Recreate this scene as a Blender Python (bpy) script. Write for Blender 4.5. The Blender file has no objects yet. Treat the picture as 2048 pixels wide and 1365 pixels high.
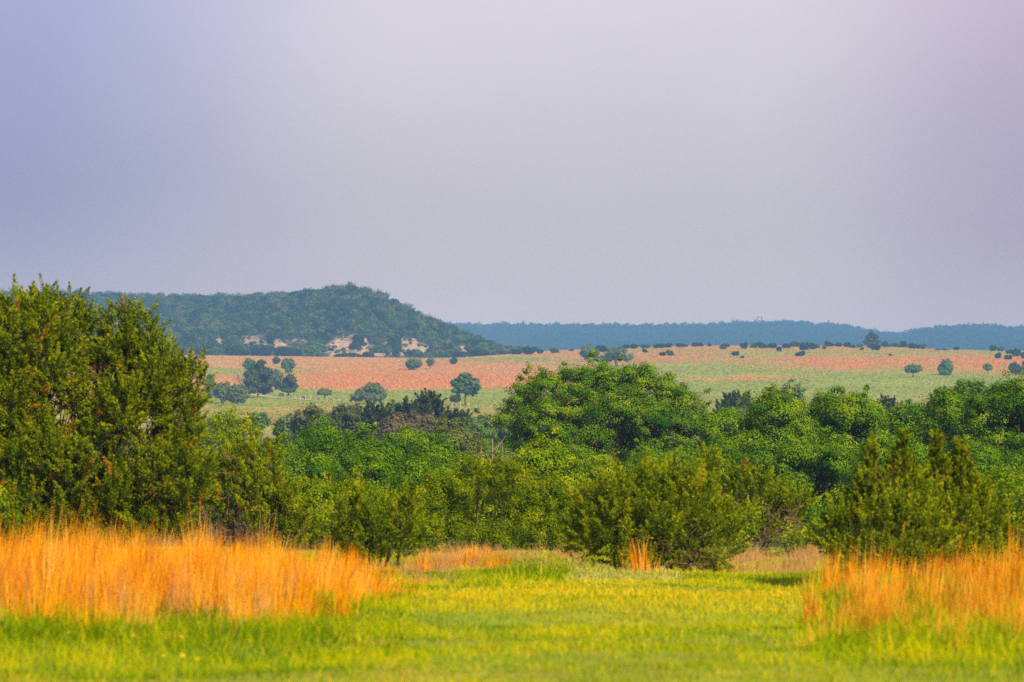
import bpy, math
import numpy as np

F, CX, CY = 8340.0, 1024.0, 682.5            # focal length in photo pixels, principal point
scene = bpy.context.scene
COL = scene.collection
rad = math.radians

# ---------------------------------------------------------------- numeric helpers
def hermite(xs, ys):
    xs = np.array(xs, float); ys = np.array(ys, float)
    h = np.diff(xs); dl = np.diff(ys) / h
    m = np.zeros_like(ys); m[0] = dl[0]; m[-1] = dl[-1]
    for i in range(1, len(xs) - 1):
        if dl[i - 1] * dl[i] <= 0: m[i] = 0
        else:
            w1, w2 = 2 * h[i] + h[i - 1], h[i] + 2 * h[i - 1]
            m[i] = (w1 + w2) / (w1 / dl[i - 1] + w2 / dl[i])
    def f(x):
        x = np.clip(np.asarray(x, float), xs[0], xs[-1])
        i = np.clip(np.searchsorted(xs, x) - 1, 0, len(xs) - 2)
        t = (x - xs[i]) / h[i]
        return ((1 + 2 * t) * (1 - t) ** 2 * ys[i] + t * (1 - t) ** 2 * h[i] * m[i]
                + t * t * (3 - 2 * t) * ys[i + 1] + t * t * (t - 1) * h[i] * m[i + 1])
    return f

def sstep(a, b, x):
    t = np.clip((x - a) / (b - a), 0, 1)
    return t * t * (3 - 2 * t)

def wob(x, y, s, seed, octv=3):
    """smooth pseudo-noise in -1..1"""
    r = np.random.default_rng(seed); out = 0; amp = 1; tot = 0
    for o in range(octv):
        for k in range(4):
            a = r.uniform(0, 6.283); fr = r.uniform(.7, 1.4) * (2 ** o) / s
            out = out + amp * .5 * np.sin((x * math.cos(a) + y * math.sin(a)) * fr * 6.283 + r.uniform(0, 6.283))
        tot += amp; amp *= .5
    return np.clip(out / tot, -1, 1)

def norm(v):
    return v / np.maximum(np.linalg.norm(v, axis=-1, keepdims=True), 1e-9)

def rdir(rng, n):
    return norm(rng.normal(size=(n, 3)))

# ---------------------------------------------------------------- terrain
near_z = hermite([-40, 0, 20, 30, 50, 75, 85, 120, 150, 230, 400, 600, 800, 1000, 1250, 1450],
                 [-1.6, -1.7, -2.1, -2.5, -3.15, -3.95, -4.3, -6.0, -7.4, -10.0, -13.0, -15.5, -17.8, -19.3, -20.3, -20.7])
crest_row = hermite([-300, 400, 700, 880, 1000, 1100, 1200, 1300, 1400, 1600, 1750, 1850, 2048, 2400],
                    [708, 712, 715.5, 717, 711, 703, 698, 695, 692.5, 692.5, 694.5, 698, 703, 706])
D0, D1 = 1450.0, 2350.0
def ground(x, y):
    x = np.asarray(x, float); y = np.asarray(y, float)
    yy = np.maximum(y, 60.0)
    px = np.clip(CX + x / yy * F, -300, 2400)
    zc = -(crest_row(px) - CY) / F * D1
    t = np.clip((y - D0) / (D1 - D0), 0, 1)
    s = .45 * t + .55 * t * t * (3 - 2 * t)
    z = near_z(np.minimum(y, D0))
    far = -20.7 + (zc + 20.7) * s
    z = np.where(y > D0, far, z)
    tgt = np.where(px < 1050, zc - 2.0, -15.0)
    tgt = tgt + (sstep(1000, 1120, px) * (-15.0 - tgt))
    z = np.where(y > D1, zc + (tgt - zc) * sstep(D1, 3000, y), z)
    z = z + .10 * wob(x, y, 9.0, 5, 2) * sstep(8, 25, y) * (1 - sstep(100, 900, y)) \
          + .5 * wob(x, y, 160.0, 6, 2) * sstep(300, 900, y) * (1 - sstep(1900, 2300, y))
    return z

def g1(x, y): return float(ground(np.array([x]), np.array([y]))[0])

def hit(px, row, d0=20., d1=D1):
    """distance at which the ground shows at a photo pixel"""
    ds = np.linspace(d0, d1, 6000); xs = (px - CX) / F * ds
    rows = CY - ground(xs, ds) / ds * F
    i = np.where(rows <= row)[0]
    return float(ds[i[0]]) if len(i) else d1

def softbox(p, r, x0, x1, y0, y1, fx=85, fy=4.5):
    return sstep(x0 - fx, x0 + fx, p) * (1 - sstep(x1 - fx, x1 + fx, p)) * sstep(y0 - fy, y0 + fy, r) * (1 - sstep(y1 - fy, y1 + fy, r))

def field_weights(x, y):
    """orange bluestem / green grazed grass / tan cured grass weights on the pasture"""
    z = ground(x, y); p = CX + x / y * F; r = CY - z / y * F
    n1 = wob(x, y * .35, 55, 11); n2 = wob(x, y * .35, 18, 12)
    n3 = wob(x, y * .4, 7, 13, 2)
    p = p + 60 * n1; r = r + 4.0 * n1 + 2.6 * n2 + 1.2 * n3
    O = np.zeros_like(p); G = np.zeros_like(p)
    L = 1 - sstep(1090, 1180, p)
    for b, w in (((640, 1110, 724, 744), .45), ((600, 1080, 745, 779), .85), ((380, 640, 752, 780), .45), ((380, 900, 708, 736), .16), ((1040, 1200, 700, 712), .5)):
        O = np.maximum(O, w * L * softbox(p, r, *b))
    for b, w in (((850, 1140, 714, 724), .8), ((380, 640, 735, 752), .75), ((300, 1200, 778, 814), 1.0), ((300, 1200, 813, 838), .42)):
        G = np.maximum(G, w * L * softbox(p, r, *b))
    R = 1 - L
    for b, w in (((1150, 2300, 688, 699), .55), ((1130, 1420, 706, 725), .60), ((1560, 2300, 714, 737), .90), ((1330, 1600, 752, 762), .42), ((1440, 1660, 722, 732), .3), ((1900, 2300, 738, 750), .5)):
        O = np.maximum(O, w * R * softbox(p, r, *b))
    for b, w in (((1250, 1620, 727, 752), .85), ((1130, 2400, 744, 790), .95), ((1130, 2400, 788, 820), .70), ((1620, 2300, 700, 711), .42), ((1300, 1640, 700, 716), .3), ((1300, 2400, 812, 840), .5)):
        G = np.maximum(G, w * R * softbox(p, r, *b))
    O = np.clip(O * (.92 + .45 * n2 + .2 * n3), 0, 1); G = np.clip((G + .24) * (1 + .25 * n2 - .2 * n3), 0, 1) * (1 - .72 * O)
    return O, G

TAN, ORANGE, GREEN = np.array([.46, .30, .095]), np.array([.56, .225, .066]), np.array([.275, .325, .034])

def tan_at(p, y):
    t = np.maximum(sstep(1000, 1250, p), 1 - sstep(1300, 1560, y))[:, None]
    return np.array([.50, .325, .120]) * (1 - t) + np.array([.385, .315, .080]) * t

# ---------------------------------------------------------------- materials
def nmat(name):
    m = bpy.data.materials.new(name); m.use_nodes = True
    nt = m.node_tree; nt.nodes.clear()
    out = nt.nodes.new('ShaderNodeOutputMaterial')
    return m, nt, out

def ramp(nt, cols):
    r = nt.nodes.new('ShaderNodeValToRGB')
    el = r.color_ramp.elements
    while len(el) < len(cols): el.new(.5)
    for i, c in enumerate(cols):
        el[i].position = i / (len(cols) - 1); el[i].color = (*c, 1)
    return r

def leaf_mat(name, cols, transl=.3, gloss=.0):
    m, nt, out = nmat(name)
    a = nt.nodes.new('ShaderNodeAttribute'); a.attribute_name = 'rnd'
    r = ramp(nt, cols); nt.links.new(a.outputs['Fac'], r.inputs[0])
    d = nt.nodes.new('ShaderNodeBsdfDiffuse'); t = nt.nodes.new('ShaderNodeBsdfTranslucent')
    nt.links.new(r.outputs[0], d.inputs['Color']); nt.links.new(r.outputs[0], t.inputs['Color'])
    mx = nt.nodes.new('ShaderNodeMixShader'); mx.inputs[0].default_value = transl
    nt.links.new(d.outputs[0], mx.inputs[1]); nt.links.new(t.outputs[0], mx.inputs[2])
    last = mx
    if gloss:
        g = nt.nodes.new('ShaderNodeBsdfGlossy'); g.inputs['Roughness'].default_value = .45
        m2 = nt.nodes.new('ShaderNodeMixShader'); m2.inputs[0].default_value = gloss
        nt.links.new(mx.outputs[0], m2.inputs[1]); nt.links.new(g.outputs[0], m2.inputs[2]); last = m2
    nt.links.new(last.outputs[0], out.inputs['Surface'])
    return m

def noise_mat(name, cols, scale, rough=.9, attr=None, bump=0., stretch=(1, 1, 1), amount=(.7, 1.3)):
    m, nt, out = nmat(name)
    b = nt.nodes.new('ShaderNodeBsdfPrincipled'); b.inputs['Roughness'].default_value = rough
    b.inputs['Specular IOR Level'].default_value = .15
    tc = nt.nodes.new('ShaderNodeNewGeometry'); mp = nt.nodes.new('ShaderNodeMapping'); mp.inputs['Scale'].default_value = stretch
    nt.links.new(tc.outputs['Position'], mp.inputs[0])
    n = nt.nodes.new('ShaderNodeTexNoise'); n.inputs['Scale'].default_value = scale; n.inputs['Detail'].default_value = 6
    n.inputs['Roughness'].default_value = .7
    nt.links.new(mp.outputs[0], n.inputs['Vector'])
    if attr:
        a = nt.nodes.new('ShaderNodeAttribute'); a.attribute_name = attr
        mr = nt.nodes.new('ShaderNodeMapRange'); mr.inputs[1].default_value = .3; mr.inputs[2].default_value = .7
        mr.inputs[3].default_value, mr.inputs[4].default_value = amount
        nt.links.new(n.outputs['Fac'], mr.inputs[0])
        v = nt.nodes.new('ShaderNodeVectorMath'); v.operation = 'SCALE'
        nt.links.new(a.outputs['Color'], v.inputs[0]); nt.links.new(mr.outputs[0], v.inputs['Scale'])
        nt.links.new(v.outputs[0], b.inputs['Base Color'])
    else:
        r = ramp(nt, cols); r.color_ramp.elements[0].position = .3; r.color_ramp.elements[len(cols) - 1].position = .7
        nt.links.new(n.outputs['Fac'], r.inputs[0]); nt.links.new(r.outputs[0], b.inputs['Base Color'])
    if bump:
        bp = nt.nodes.new('ShaderNodeBump'); bp.inputs['Strength'].default_value = bump
        nt.links.new(n.outputs['Fac'], bp.inputs['Height']); nt.links.new(bp.outputs[0], b.inputs['Normal'])
    nt.links.new(b.outputs[0], out.inputs['Surface'])
    return m

M = {}
M['juniper'] = leaf_mat('juniper_foliage', [(.022, .050, .003), (.085, .140, .003), (.160, .238, .003), (.285, .340, .004), (.42, .19, .010)], .25)
M['juniper_olive'] = leaf_mat('juniper_olive_foliage', [(.036, .072, .003), (.115, .170, .003), (.190, .272, .003), (.310, .370, .004), (.44, .28, .010)], .25)
M['leafy_near'] = leaf_mat('shrub_foliage', [(.034, .090, .003), (.100, .200, .003), (.200, .310, .004), (.340, .420, .007), (.42, .43, .015)], .35)
M['leafy_olive'] = leaf_mat('olive_shrub_foliage', [(.032, .072, .003), (.085, .152, .003), (.160, .238, .004), (.265, .335, .006), (.36, .38, .015)], .35)
M['leafy_mid'] = leaf_mat('woodland_foliage', [(.020, .078, .003), (.053, .150, .003), (.108, .238, .003), (.190, .322, .004), (.27, .36, .007)], .35)
M['leafy_oak'] = leaf_mat('oak_foliage', [(.020, .082, .002), (.060, .160, .002), (.118, .250, .002), (.215, .335, .003), (.29, .37, .006)], .35)
M['hedge_dark'] = leaf_mat('dark_juniper_foliage', [(.010, .020, .010), (.026, .042, .016), (.050, .068, .020), (.08, .095, .03)], .15)
M['hedge_juniper'] = leaf_mat('hedge_juniper_foliage', [(.020, .036, .014), (.045, .070, .022), (.080, .110, .030), (.12, .145, .045)], .2)
M['hedge_olive'] = leaf_mat('olive_foliage', [(.055, .080, .020), (.095, .125, .030), (.150, .165, .040), (.22, .20, .06)], .3)
M['hedge_brown'] = leaf_mat('budding_foliage', [(.080, .080, .025), (.130, .120, .045), (.190, .150, .065), (.23, .19, .09)], .3)
M['far_green'] = leaf_mat('pasture_tree_foliage', [(.032, .080, .014), (.078, .155, .028), (.140, .225, .040), (.20, .27, .05)], .3)
M['far_pale'] = leaf_mat('pale_tree_foliage', [(.070, .120, .035), (.110, .165, .045), (.160, .205, .060), (.20, .23, .09)], .3)
M['pine'] = leaf_mat('pine_foliage', [(.026, .048, .018), (.055, .080, .026), (.090, .112, .034), (.13, .13, .04)], .2)
M['forest'] = leaf_mat('hillside_foliage', [(.005, .017, .005), (.018, .052, .010), (.052, .098, .014), (.105, .155, .022), (.15, .12, .06)], .25)
M['ridge'] = leaf_mat('ridge_foliage', [(.012, .028, .014), (.025, .050, .020), (.045, .072, .026)], .2)
M['bluestem'] = leaf_mat('cured_bluestem', [(.26, .085, .006), (.64, .22, .003), (.90, .36, .004), (.94, .49, .010), (.88, .56, .10)], .35)
M['bluestem_dull'] = leaf_mat('dull_bluestem', [(.34, .12, .010), (.64, .24, .010), (.84, .38, .018), (.80, .48, .08)], .35)
M['drygrass'] = leaf_mat('dry_grass', [(.34, .15, .055), (.50, .24, .09), (.58, .36, .16), (.52, .42, .13)], .35)
M['greengrass'] = leaf_mat('green_grass', [(.10, .20, .001), (.23, .36, .001), (.42, .48, .002), (.64, .57, .003), (.55, .38, .07)], .45)
M['sunlitgrass'] = leaf_mat('sunlit_painted_grass', [(.32, .36, .003), (.54, .49, .004), (.74, .56, .008), (.80, .56, .05)], .4)
M['palegrass'] = leaf_mat('pale_grass', [(.40, .40, .06), (.54, .48, .11), (.62, .50, .18)], .35)
M['fieldgrass'] = None
M['bark'] = noise_mat('bark', [(.030, .019, .013), (.075, .048, .030), (.14, .09, .055)], 9., bump=.3)
M['bark_red'] = noise_mat('reddish_bark', [(.055, .026, .014), (.12, .058, .028), (.22, .11, .05)], 12., bump=.3)
M['twig'] = noise_mat('bare_twigs', [(.09, .055, .035), (.17, .105, .068), (.26, .16, .10)], 10.)
M['dead'] = noise_mat('dead_wood', [(.14, .11, .09), (.27, .22, .17)], 3.)
M['ground'] = noise_mat('ground_turf', None, 1.1, attr='Col', bump=.4, amount=(.72, 1.28))
M['hillground'] = noise_mat('hill_soil', None, .16, attr='Col', bump=.5, amount=(.7, 1.2))
M['track'] = noise_mat('caliche_track', [(.50, .42, .32), (.68, .60, .48)], .8)
M['post'] = noise_mat('weathered_post', [(.36, .31, .24), (.58, .52, .42)], 2.)
M['wire'] = noise_mat('fence_wire', [(.22, .22, .21), (.36, .35, .33)], 2.)
M['cow_black'] = noise_mat('black_hide', [(.010, .009, .010), (.028, .022, .022)], 3.)
M['cow_brown'] = noise_mat('dark_brown_hide', [(.030, .018, .018), (.065, .040, .035)], 3.)
M['cow_white'] = noise_mat('white_hair', [(.62, .58, .52), (.80, .77, .72)], 4.)
M['petal'] = noise_mat('yellow_petals', [(.85, .55, .01), (.95, .70, .02)], 40.)
M['stem'] = noise_mat('flower_stem', [(.14, .22, .02), (.22, .30, .03)], 30.)

def field_mat():
    m, nt, out = nmat('pasture_grass')
    a = nt.nodes.new('ShaderNodeAttribute'); a.attribute_name = 'Col'
    d = nt.nodes.new('ShaderNodeBsdfDiffuse'); t = nt.nodes.new('ShaderNodeBsdfTranslucent')
    nt.links.new(a.outputs['Color'], d.inputs[0]); nt.links.new(a.outputs['Color'], t.inputs[0])
    mx = nt.nodes.new('ShaderNodeMixShader'); mx.inputs[0].default_value = .3
    nt.links.new(d.outputs[0], mx.inputs[1]); nt.links.new(t.outputs[0], mx.inputs[2]); nt.links.new(mx.outputs[0], out.inputs[0])
    return m
M['fieldgrass'] = field_mat()

# ---------------------------------------------------------------- objects
def quad_mesh(name, V, Q, mat, rnd=None, col=None, colp=None, smooth=False):
    me = bpy.data.meshes.new(name)
    V = np.ascontiguousarray(V, np.float32); Q = np.ascontiguousarray(Q, np.int32)
    n, k = Q.shape
    me.vertices.add(len(V)); me.vertices.foreach_set('co', V.ravel())
    me.loops.add(n * k); me.loops.foreach_set('vertex_index', Q.ravel())
    me.polygons.add(n); me.polygons.foreach_set('loop_start', np.arange(0, n * k, k, dtype=np.int32))
    me.polygons.foreach_set('loop_total', np.full(n, k, np.int32))
    me.update(calc_edges=True)
    if rnd is not None:
        a = me.attributes.new('rnd', 'FLOAT', 'FACE'); a.data.foreach_set('value', np.ascontiguousarray(np.clip(rnd, 0, 1), np.float32))
    if col is not None:
        a = me.attributes.new('Col', 'FLOAT_COLOR', 'FACE'); c = np.ones((n, 4), np.float32); c[:, :3] = col; a.data.foreach_set('color', c.ravel())
    if colp is not None:
        a = me.attributes.new('Col', 'FLOAT_COLOR', 'POINT'); c = np.ones((len(V), 4), np.float32); c[:, :3] = colp; a.data.foreach_set('color', c.ravel())
    if smooth: me.polygons.foreach_set('use_smooth', np.ones(n, bool))
    me.materials.append(mat)
    return me

def link(name, me, parent=None, loc=(0, 0, 0)):
    o = bpy.data.objects.new(name, me); COL.objects.link(o); o.location = loc
    if parent is not None: o.parent = parent
    return o

def tag(o, label, cat, group=None, kind=None):
    if label: o['label'] = label
    if cat: o['category'] = cat
    if group: o['group'] = group
    if kind: o['kind'] = kind
    return o

def cards(C, A, N, L, W, bend=0.):
    """rhombic leaves: centre, long axis, normal, length, width"""
    A = norm(A); S = norm(np.cross(A, N)); n = len(C)
    L = np.broadcast_to(L, n)[:, None]; W = np.broadcast_to(W, n)[:, None]
    V = np.empty((n, 4, 3), np.float32)
    V[:, 0] = C - A * L * .5; V[:, 1] = C + S * W * .5 + A * L * .06; V[:, 2] = C + A * L * .5; V[:, 3] = C - S * W * .5 + A * L * .06
    return V.reshape(-1, 3), np.arange(4 * n, dtype=np.int32).reshape(n, 4)

# --- crowns -----------------------------------------------------------------
def lobe_points(lobes, spacing, rng, under=.45, rin=.66, cull=.74, rs=None):
    """points and outward normals on the surface of a union of ellipsoids"""
    P, Nn, Li = [], [], []
    lobes = np.array(lobes, float)
    for i, (cx, cy, cz, rx, ry, rz) in enumerate(lobes):
        area = 4 * math.pi * (((rx * ry) ** 1.6 + (rx * rz) ** 1.6 + (ry * rz) ** 1.6) / 3) ** (1 / 1.6)
        n = max(14, int(area / (spacing * (min(1., max(.42, rx / rs)) if rs else 1.)) ** 2))
        d = rdir(rng, n); R = np.array([rx, ry, rz]); c = np.array([cx, cy, cz])
        p = c + d * R * rng.uniform(rin, 1.0, (n, 1)); nn = norm(d / R)
        keep = (nn[:, 2] > -.25) | (rng.random(n) < under)
        for j, (ax, ay, az, bx, by, bz) in enumerate(lobes):
            if j == i: continue
            q = (p - np.array([ax, ay, az])) / np.array([bx, by, bz])
            keep &= (q ** 2).sum(1) > cull ** 2
        P.append(p[keep]); Nn.append(nn[keep]); Li.append(np.full(keep.sum(), i))
    return np.concatenate(P), np.concatenate(Nn), np.concatenate(Li)

def leafy_crown(P, N, rng, rc, nl, L, W, flat=.75, up=.35, rvar=.22):
    n = len(P)
    crnd = np.clip(rng.normal(.47, .20, n), 0, 1)
    k = rng.integers(int(nl * .6), int(nl * 1.4) + 1, n); rcs = np.ones(n)
    sh = (N[:, 2] > .3) & (rng.random(n) < .18)            # shoots that stand above the crown
    P = P + np.where(sh[:, None], norm(N + np.array([0, 0, .9])) * rc * rng.uniform(.5, 1.7, (n, 1)), 0)
    k = np.where(sh, k * .35, k).astype(int) + 1; rcs = np.where(sh, .55, 1.)
    idx = np.repeat(np.arange(n), k); m = len(idx)
    d = rdir(rng, m)
    rr = (rc * rcs * rng.uniform(.65, 1.35, n))[idx][:, None]
    ax = norm(N * .6 + rdir(rng, n) * .9 + np.array([0, 0, .25])); st = rng.uniform(1.05, 1.95, n)   # each clump is a stretched spray
    u = rng.random((m, 1)) ** .5; u = np.where(rng.random((m, 1)) < .13, u * rng.uniform(1.1, 1.75, (m, 1)), u)
    off = d * u * rr * np.array([1, 1, flat])
    off = off * .86 + ax[idx] * ((off * ax[idx]).sum(1) * (st[idx] - 1))[:, None]
    C = P[idx] + off
    out = norm(d * 1.0 + N[idx] * .5 + np.array([0, 0, up]) + rng.normal(size=(m, 3)) * .28)
    A = norm(np.cross(out, rdir(rng, m)))
    s = rng.uniform(.6, 1.35, m)
    V, Q = cards(C, A, out, L * s, W * s)
    rnd = crnd[idx] + .10 * off[:, 2] / rc + rng.normal(0, rvar, m) * .34  # leaves toned lighter up each clump, standing in for lit tops
    return V, Q, rnd

def juniper_crown(P, N, rng, tl, tr, nl, L, W, up=.9, rvar=.16, brown=.02, sc=None):
    n = len(P); sc = np.ones(n) if sc is None else sc
    crnd = np.clip(rng.normal(.42, .20, n), 0, .85)
    crnd = np.where(rng.random(n) < brown, 1.0, crnd)
    T = norm(N * .75 + np.array([0, 0, up]) + rng.normal(size=(n, 3)) * .28)
    k = rng.integers(int(nl * .6), int(nl * 1.4) + 1, n)
    idx = np.repeat(np.arange(n), k); m = len(idx)
    t = rng.random(m) ** .8
    rd = rdir(rng, m); Tm = T[idx]
    rd = norm(rd - Tm * (rd * Tm).sum(1, keepdims=True))
    ln = (tl * sc * rng.uniform(.6, 1.45, n))[idx]; trr = (tr * sc)[idx]
    C = P[idx] + Tm * (t * ln)[:, None] + rd * (trr * (1.0 - .85 * t) * rng.uniform(.3, 1.1, m))[:, None]
    A = norm(Tm * 1.0 + rd * .75 + rng.normal(size=(m, 3)) * .3)
    out = norm(rd * .9 + N[idx] * .5 + rng.normal(size=(m, 3)) * .45)
    s = rng.uniform(.6, 1.35, m)
    V, Q = cards(C, A, out, L * s, W * s)
    rnd = np.where(crnd[idx] >= 1.0, .9 + .1 * rng.random(m), np.clip(crnd[idx] + .22 * (t - .4) + rng.normal(0, rvar, m), 0, .77))
    return V, Q, rnd

def plumes(lobes, rng, r, gap):
    """break big juniper lobes into upright flame-shaped plumes"""
    out = []
    for (cx, cy, cz, rx, ry, rz) in lobes:
        if rx < r * 1.35: out.append((cx, cy, cz, rx, ry, rz)); continue
        n = int(4 * math.pi * rx * rz / gap ** 2); d = rdir(rng, n); d = d[d[:, 2] > -.75]
        for v in d:
            q = r * rng.uniform(.65, 1.2); p = np.array([cx, cy, cz]) + v * (np.array([rx, ry, rz]) - q * .8)
            out.append((p[0], p[1], p[2], q * .85, q * .85, q * rng.uniform(1.0, 1.5)))
    return out

# --- wood -------------------------------------------------------------------
class Tubes:
    def __init__(s): s.V = []; s.Q = []; s.n = 0
    def add(s, pts, radii, sides=5):
        pts = np.array(pts, float); k = len(pts)
        tg = norm(np.gradient(pts, axis=0))
        ref = np.array([.31, .87, .38]); a = norm(np.cross(tg, ref)); b = np.cross(tg, a)
        th = np.arange(sides) / sides * 2 * math.pi
        r = np.array(radii, float)[:, None, None]
        ring = pts[:, None] + r * (np.cos(th)[None, :, None] * a[:, None] + np.sin(th)[None, :, None] * b[:, None])
        s.V.append(ring.reshape(-1, 3))
        i = np.arange(k - 1)[:, None] * sides; j = np.arange(sides)[None]; j2 = (j + 1) % sides
        q = np.stack([i + j, i + j2, i + sides + j2, i + sides + j], -1).reshape(-1, 4) + s.n
        s.Q.append(q); s.n += k * sides
    def branch(s, a, b, ra, rb, rng, k=5, wig=.06, sag=0., sides=5):
        a = np.array(a, float); b = np.array(b, float); t = np.linspace(0, 1, k)[:, None]
        L = np.linalg.norm(b - a)
        p = a + (b - a) * t + rng.normal(size=(k, 3)) * wig * L * np.sin(t * math.pi)
        p[:, 2] += sag * L * np.sin(t[:, 0] * math.pi)
        s.add(p, ra + (rb - ra) * t[:, 0] ** .8, sides); return p
    def mesh(s, name, mat):
        return quad_mesh(name, np.concatenate(s.V), np.concatenate(s.Q), mat, smooth=True)

def wood(lobes, P, Li, rng, r0, frac, rtwig, base_spread=0., fork=.3, extra=0, ymin=0.):
    T = Tubes(); lobes = np.array(lobes, float)
    top = (lobes[:, 2] + lobes[:, 5]).max(); cxy = lobes[:, :2].mean(0)
    fk = np.array([cxy[0] * .4, cxy[1] * .4, top * fork])
    if base_spread == 0:
        T.branch((0, 0, -.3), fk, r0 * 1.25, r0 * .8, rng, 5, .04, sides=8)
    limb = {}
    for i, l in enumerate(lobes):
        c = l[:3]
        if base_spread > 0:
            a = np.array([np.sign(c[0]) * min(abs(c[0]), base_spread) * rng.uniform(.3, 1), rng.normal() * base_spread * .3, -.2])
            p = T.branch(a, c, r0 * .6, r0 * .22, rng, 6, .07, .05)
        else:
            p = T.branch(fk, c, r0 * .55, r0 * .2, rng, 6, .08, .06)
        limb[i] = p
    sel = np.where(rng.random(len(P)) < frac)[0]
    for q in sel:
        p = limb[int(Li[q])]; j = rng.integers(max(1, len(p) // 2), len(p))
        T.branch(p[j], P[q], rtwig * 1.5, rtwig * .5, rng, 4, .10, sides=4)
    return T

def px_lobes(pl, px0, d, rng, depth=1.0, jit=.35):
    """lobes given in photo pixels -> metres relative to the tree's base"""
    s = d / F; x0 = (px0 - CX) * s; zb = g1(x0, d)
    out = []
    for l in pl:
        px, py, rx, ry = l[:4]; dy = l[4] if len(l) > 4 else rng.normal() * jit * rx * s
        out.append(((px - px0) * s, dy, -(py - CY) * s - zb, rx * s, rx * s * depth, ry * s))
    return (x0, d, zb), out

def dome(px0, px1, top, bot, n, rng, lo=.20, hi=.40, sprig=0):
    """random lobed crown filling a box in photo pixels"""
    w, h = px1 - px0, bot - top; cx = (px0 + px1) / 2
    L = [(cx, top + h * .58, w * .36, h * .40, 0.)]
    for i in range(n):
        a = math.pi * (i + .5 + rng.uniform(-.35, .35)) / n
        b = rng.uniform(-.9, .9)
        r = w * rng.uniform(lo, hi) * .62
        ry = min(r * rng.uniform(.75, 1.05), h * .36)
        x = cx + math.cos(a) * (w * .5 - r); y = bot - h * .42 - math.sin(a) * (h * .56 - ry) + rng.uniform(0, .08) * h
        L.append((x, y, r, ry, b))
    for i in range(sprig):
        a = math.pi * rng.uniform(.12, .88); r = w * rng.uniform(.025, .055)
        L.append((cx + math.cos(a) * w * .42, bot - h * .42 - math.sin(a) * h * .47, r, r * rng.uniform(1.0, 2.4), rng.uniform(-.5, .5)))
    L = np.array(L)
    t = (L[:, 1] - L[:, 3]).min(); L[:, 1] += (top - t)
    return L, w

def build_tree(name, label, cat, group, px0, d, pl, kind, seed, mat, p, bark='bark', depth=1.0, dscale=None, twigs=None):
    rng = np.random.default_rng(seed)
    if dscale is not None:
        pl = [(a, b, c, e, f * dscale * d / F) for a, b, c, e, f in pl]
    base, lobes = px_lobes(pl, px0, d, rng, depth)
    if kind == 'j' and 'rs' not in p and d < 120:
        k_ = p['tl'] * p.get('shr', .30)
        lobes = [(a, b, c - k_ * .5, max(r1 * .45, r1 - k_), max(r2 * .45, r2 - k_), max(r3 * .45, r3 - k_)) for a, b, c, r1, r2, r3 in lobes]
    wl = lobes
    if 'pl' in p:
        big = lobes; lobes = plumes(lobes, rng, p['pl'], p['pg'])
    P, N, Li = lobe_points(lobes, p['sp'], rng, p.get('under', .45), p.get('rin', .66), p.get('cull', .74), p.get('rs'))
    if 'pl' in p:
        bc = np.array(big)[:, :3]; Lw = np.array([np.argmin(((bc - np.array(l[:3])) ** 2).sum(1)) for l in lobes])[Li]
    else: Lw = Li
    ok = P[:, 2] > p.get('zmin', .05)
    P, N, Li, Lw = P[ok], N[ok], Li[ok], Lw[ok]
    root = bpy.data.objects.new(name, None); COL.objects.link(root); root.location = base
    root.empty_display_size = .5
    tag(root, label, cat, group)
    if kind == 'j': V, Q, r = juniper_crown(P, N, rng, p['tl'], p['tr'], p['nl'], p['L'], p['W'], p.get('up', .9), brown=p.get('brown', .02), sc=np.clip(np.array(lobes)[Li, 3] / p['rs'], .42, 1.) if 'rs' in p else None)
    else: V, Q, r = leafy_crown(P, N, rng, p['rc'], p['nl'], p['L'], p['W'], p.get('flat', .75))
    link('crown', quad_mesh('crown', V, Q, M[mat], rnd=r), root)
    T = wood(wl, P, Lw, rng, p['r0'], p['fr'], p['rt'], p.get('spread', 0.), p.get('fork', .3))
    link('trunk', T.mesh('trunk', M[bark]), root)
    if twigs:
        TT = Tubes()
        for (tx, ty, hw, hh, n, ln) in twigs:
            s = d / F
            for _ in range(n):
                c = np.array([(tx - px0 + rng.uniform(-hw, hw)) * s, rng.uniform(-1.0, .1) * hw * s - .25 * hw * s, -(ty + rng.uniform(-hh, hh) - CY) * s - base[2]])
                dr = norm(rng.normal(size=3) * np.array([1, .5, .8]) + np.array([.2, -.2, -.1])); e = c + dr * ln * rng.uniform(.4, 1.2)
                TT.branch(c, e, .011, .004, rng, 4, .08, sides=4)
                for _k in range(3):
                    q = c + (e - c) * rng.uniform(.3, .9)
                    TT.branch(q, q + norm(dr + rng.normal(size=3) * .7) * ln * .35, .006, .003, rng, 3, .05, sides=3)
        link('bare_twigs', TT.mesh('bare_twigs', M['twig']), root)
    return root

# ---------------------------------------------------------------- ground sheet
def grid(rows, halfw, ncol, zf, colf, name, mat, power=1.25):
    u = np.linspace(-1, 1, ncol); u = np.sign(u) * np.abs(u) ** power
    Y = np.repeat(rows[:, None], ncol, 1); X = u[None] * halfw(rows)[:, None]
    Z = zf(X, Y); V = np.stack([X, Y, Z], -1).reshape(-1, 3)
    i = (np.arange(len(rows) - 1)[:, None] * ncol + np.arange(ncol - 1)[None]).reshape(-1)
    Q = np.stack([i, i + 1, i + ncol + 1, i + ncol], -1)
    return quad_mesh(name, V, Q, mat, colp=colf(X.ravel(), Y.ravel(), Z.ravel()), smooth=True)

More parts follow.
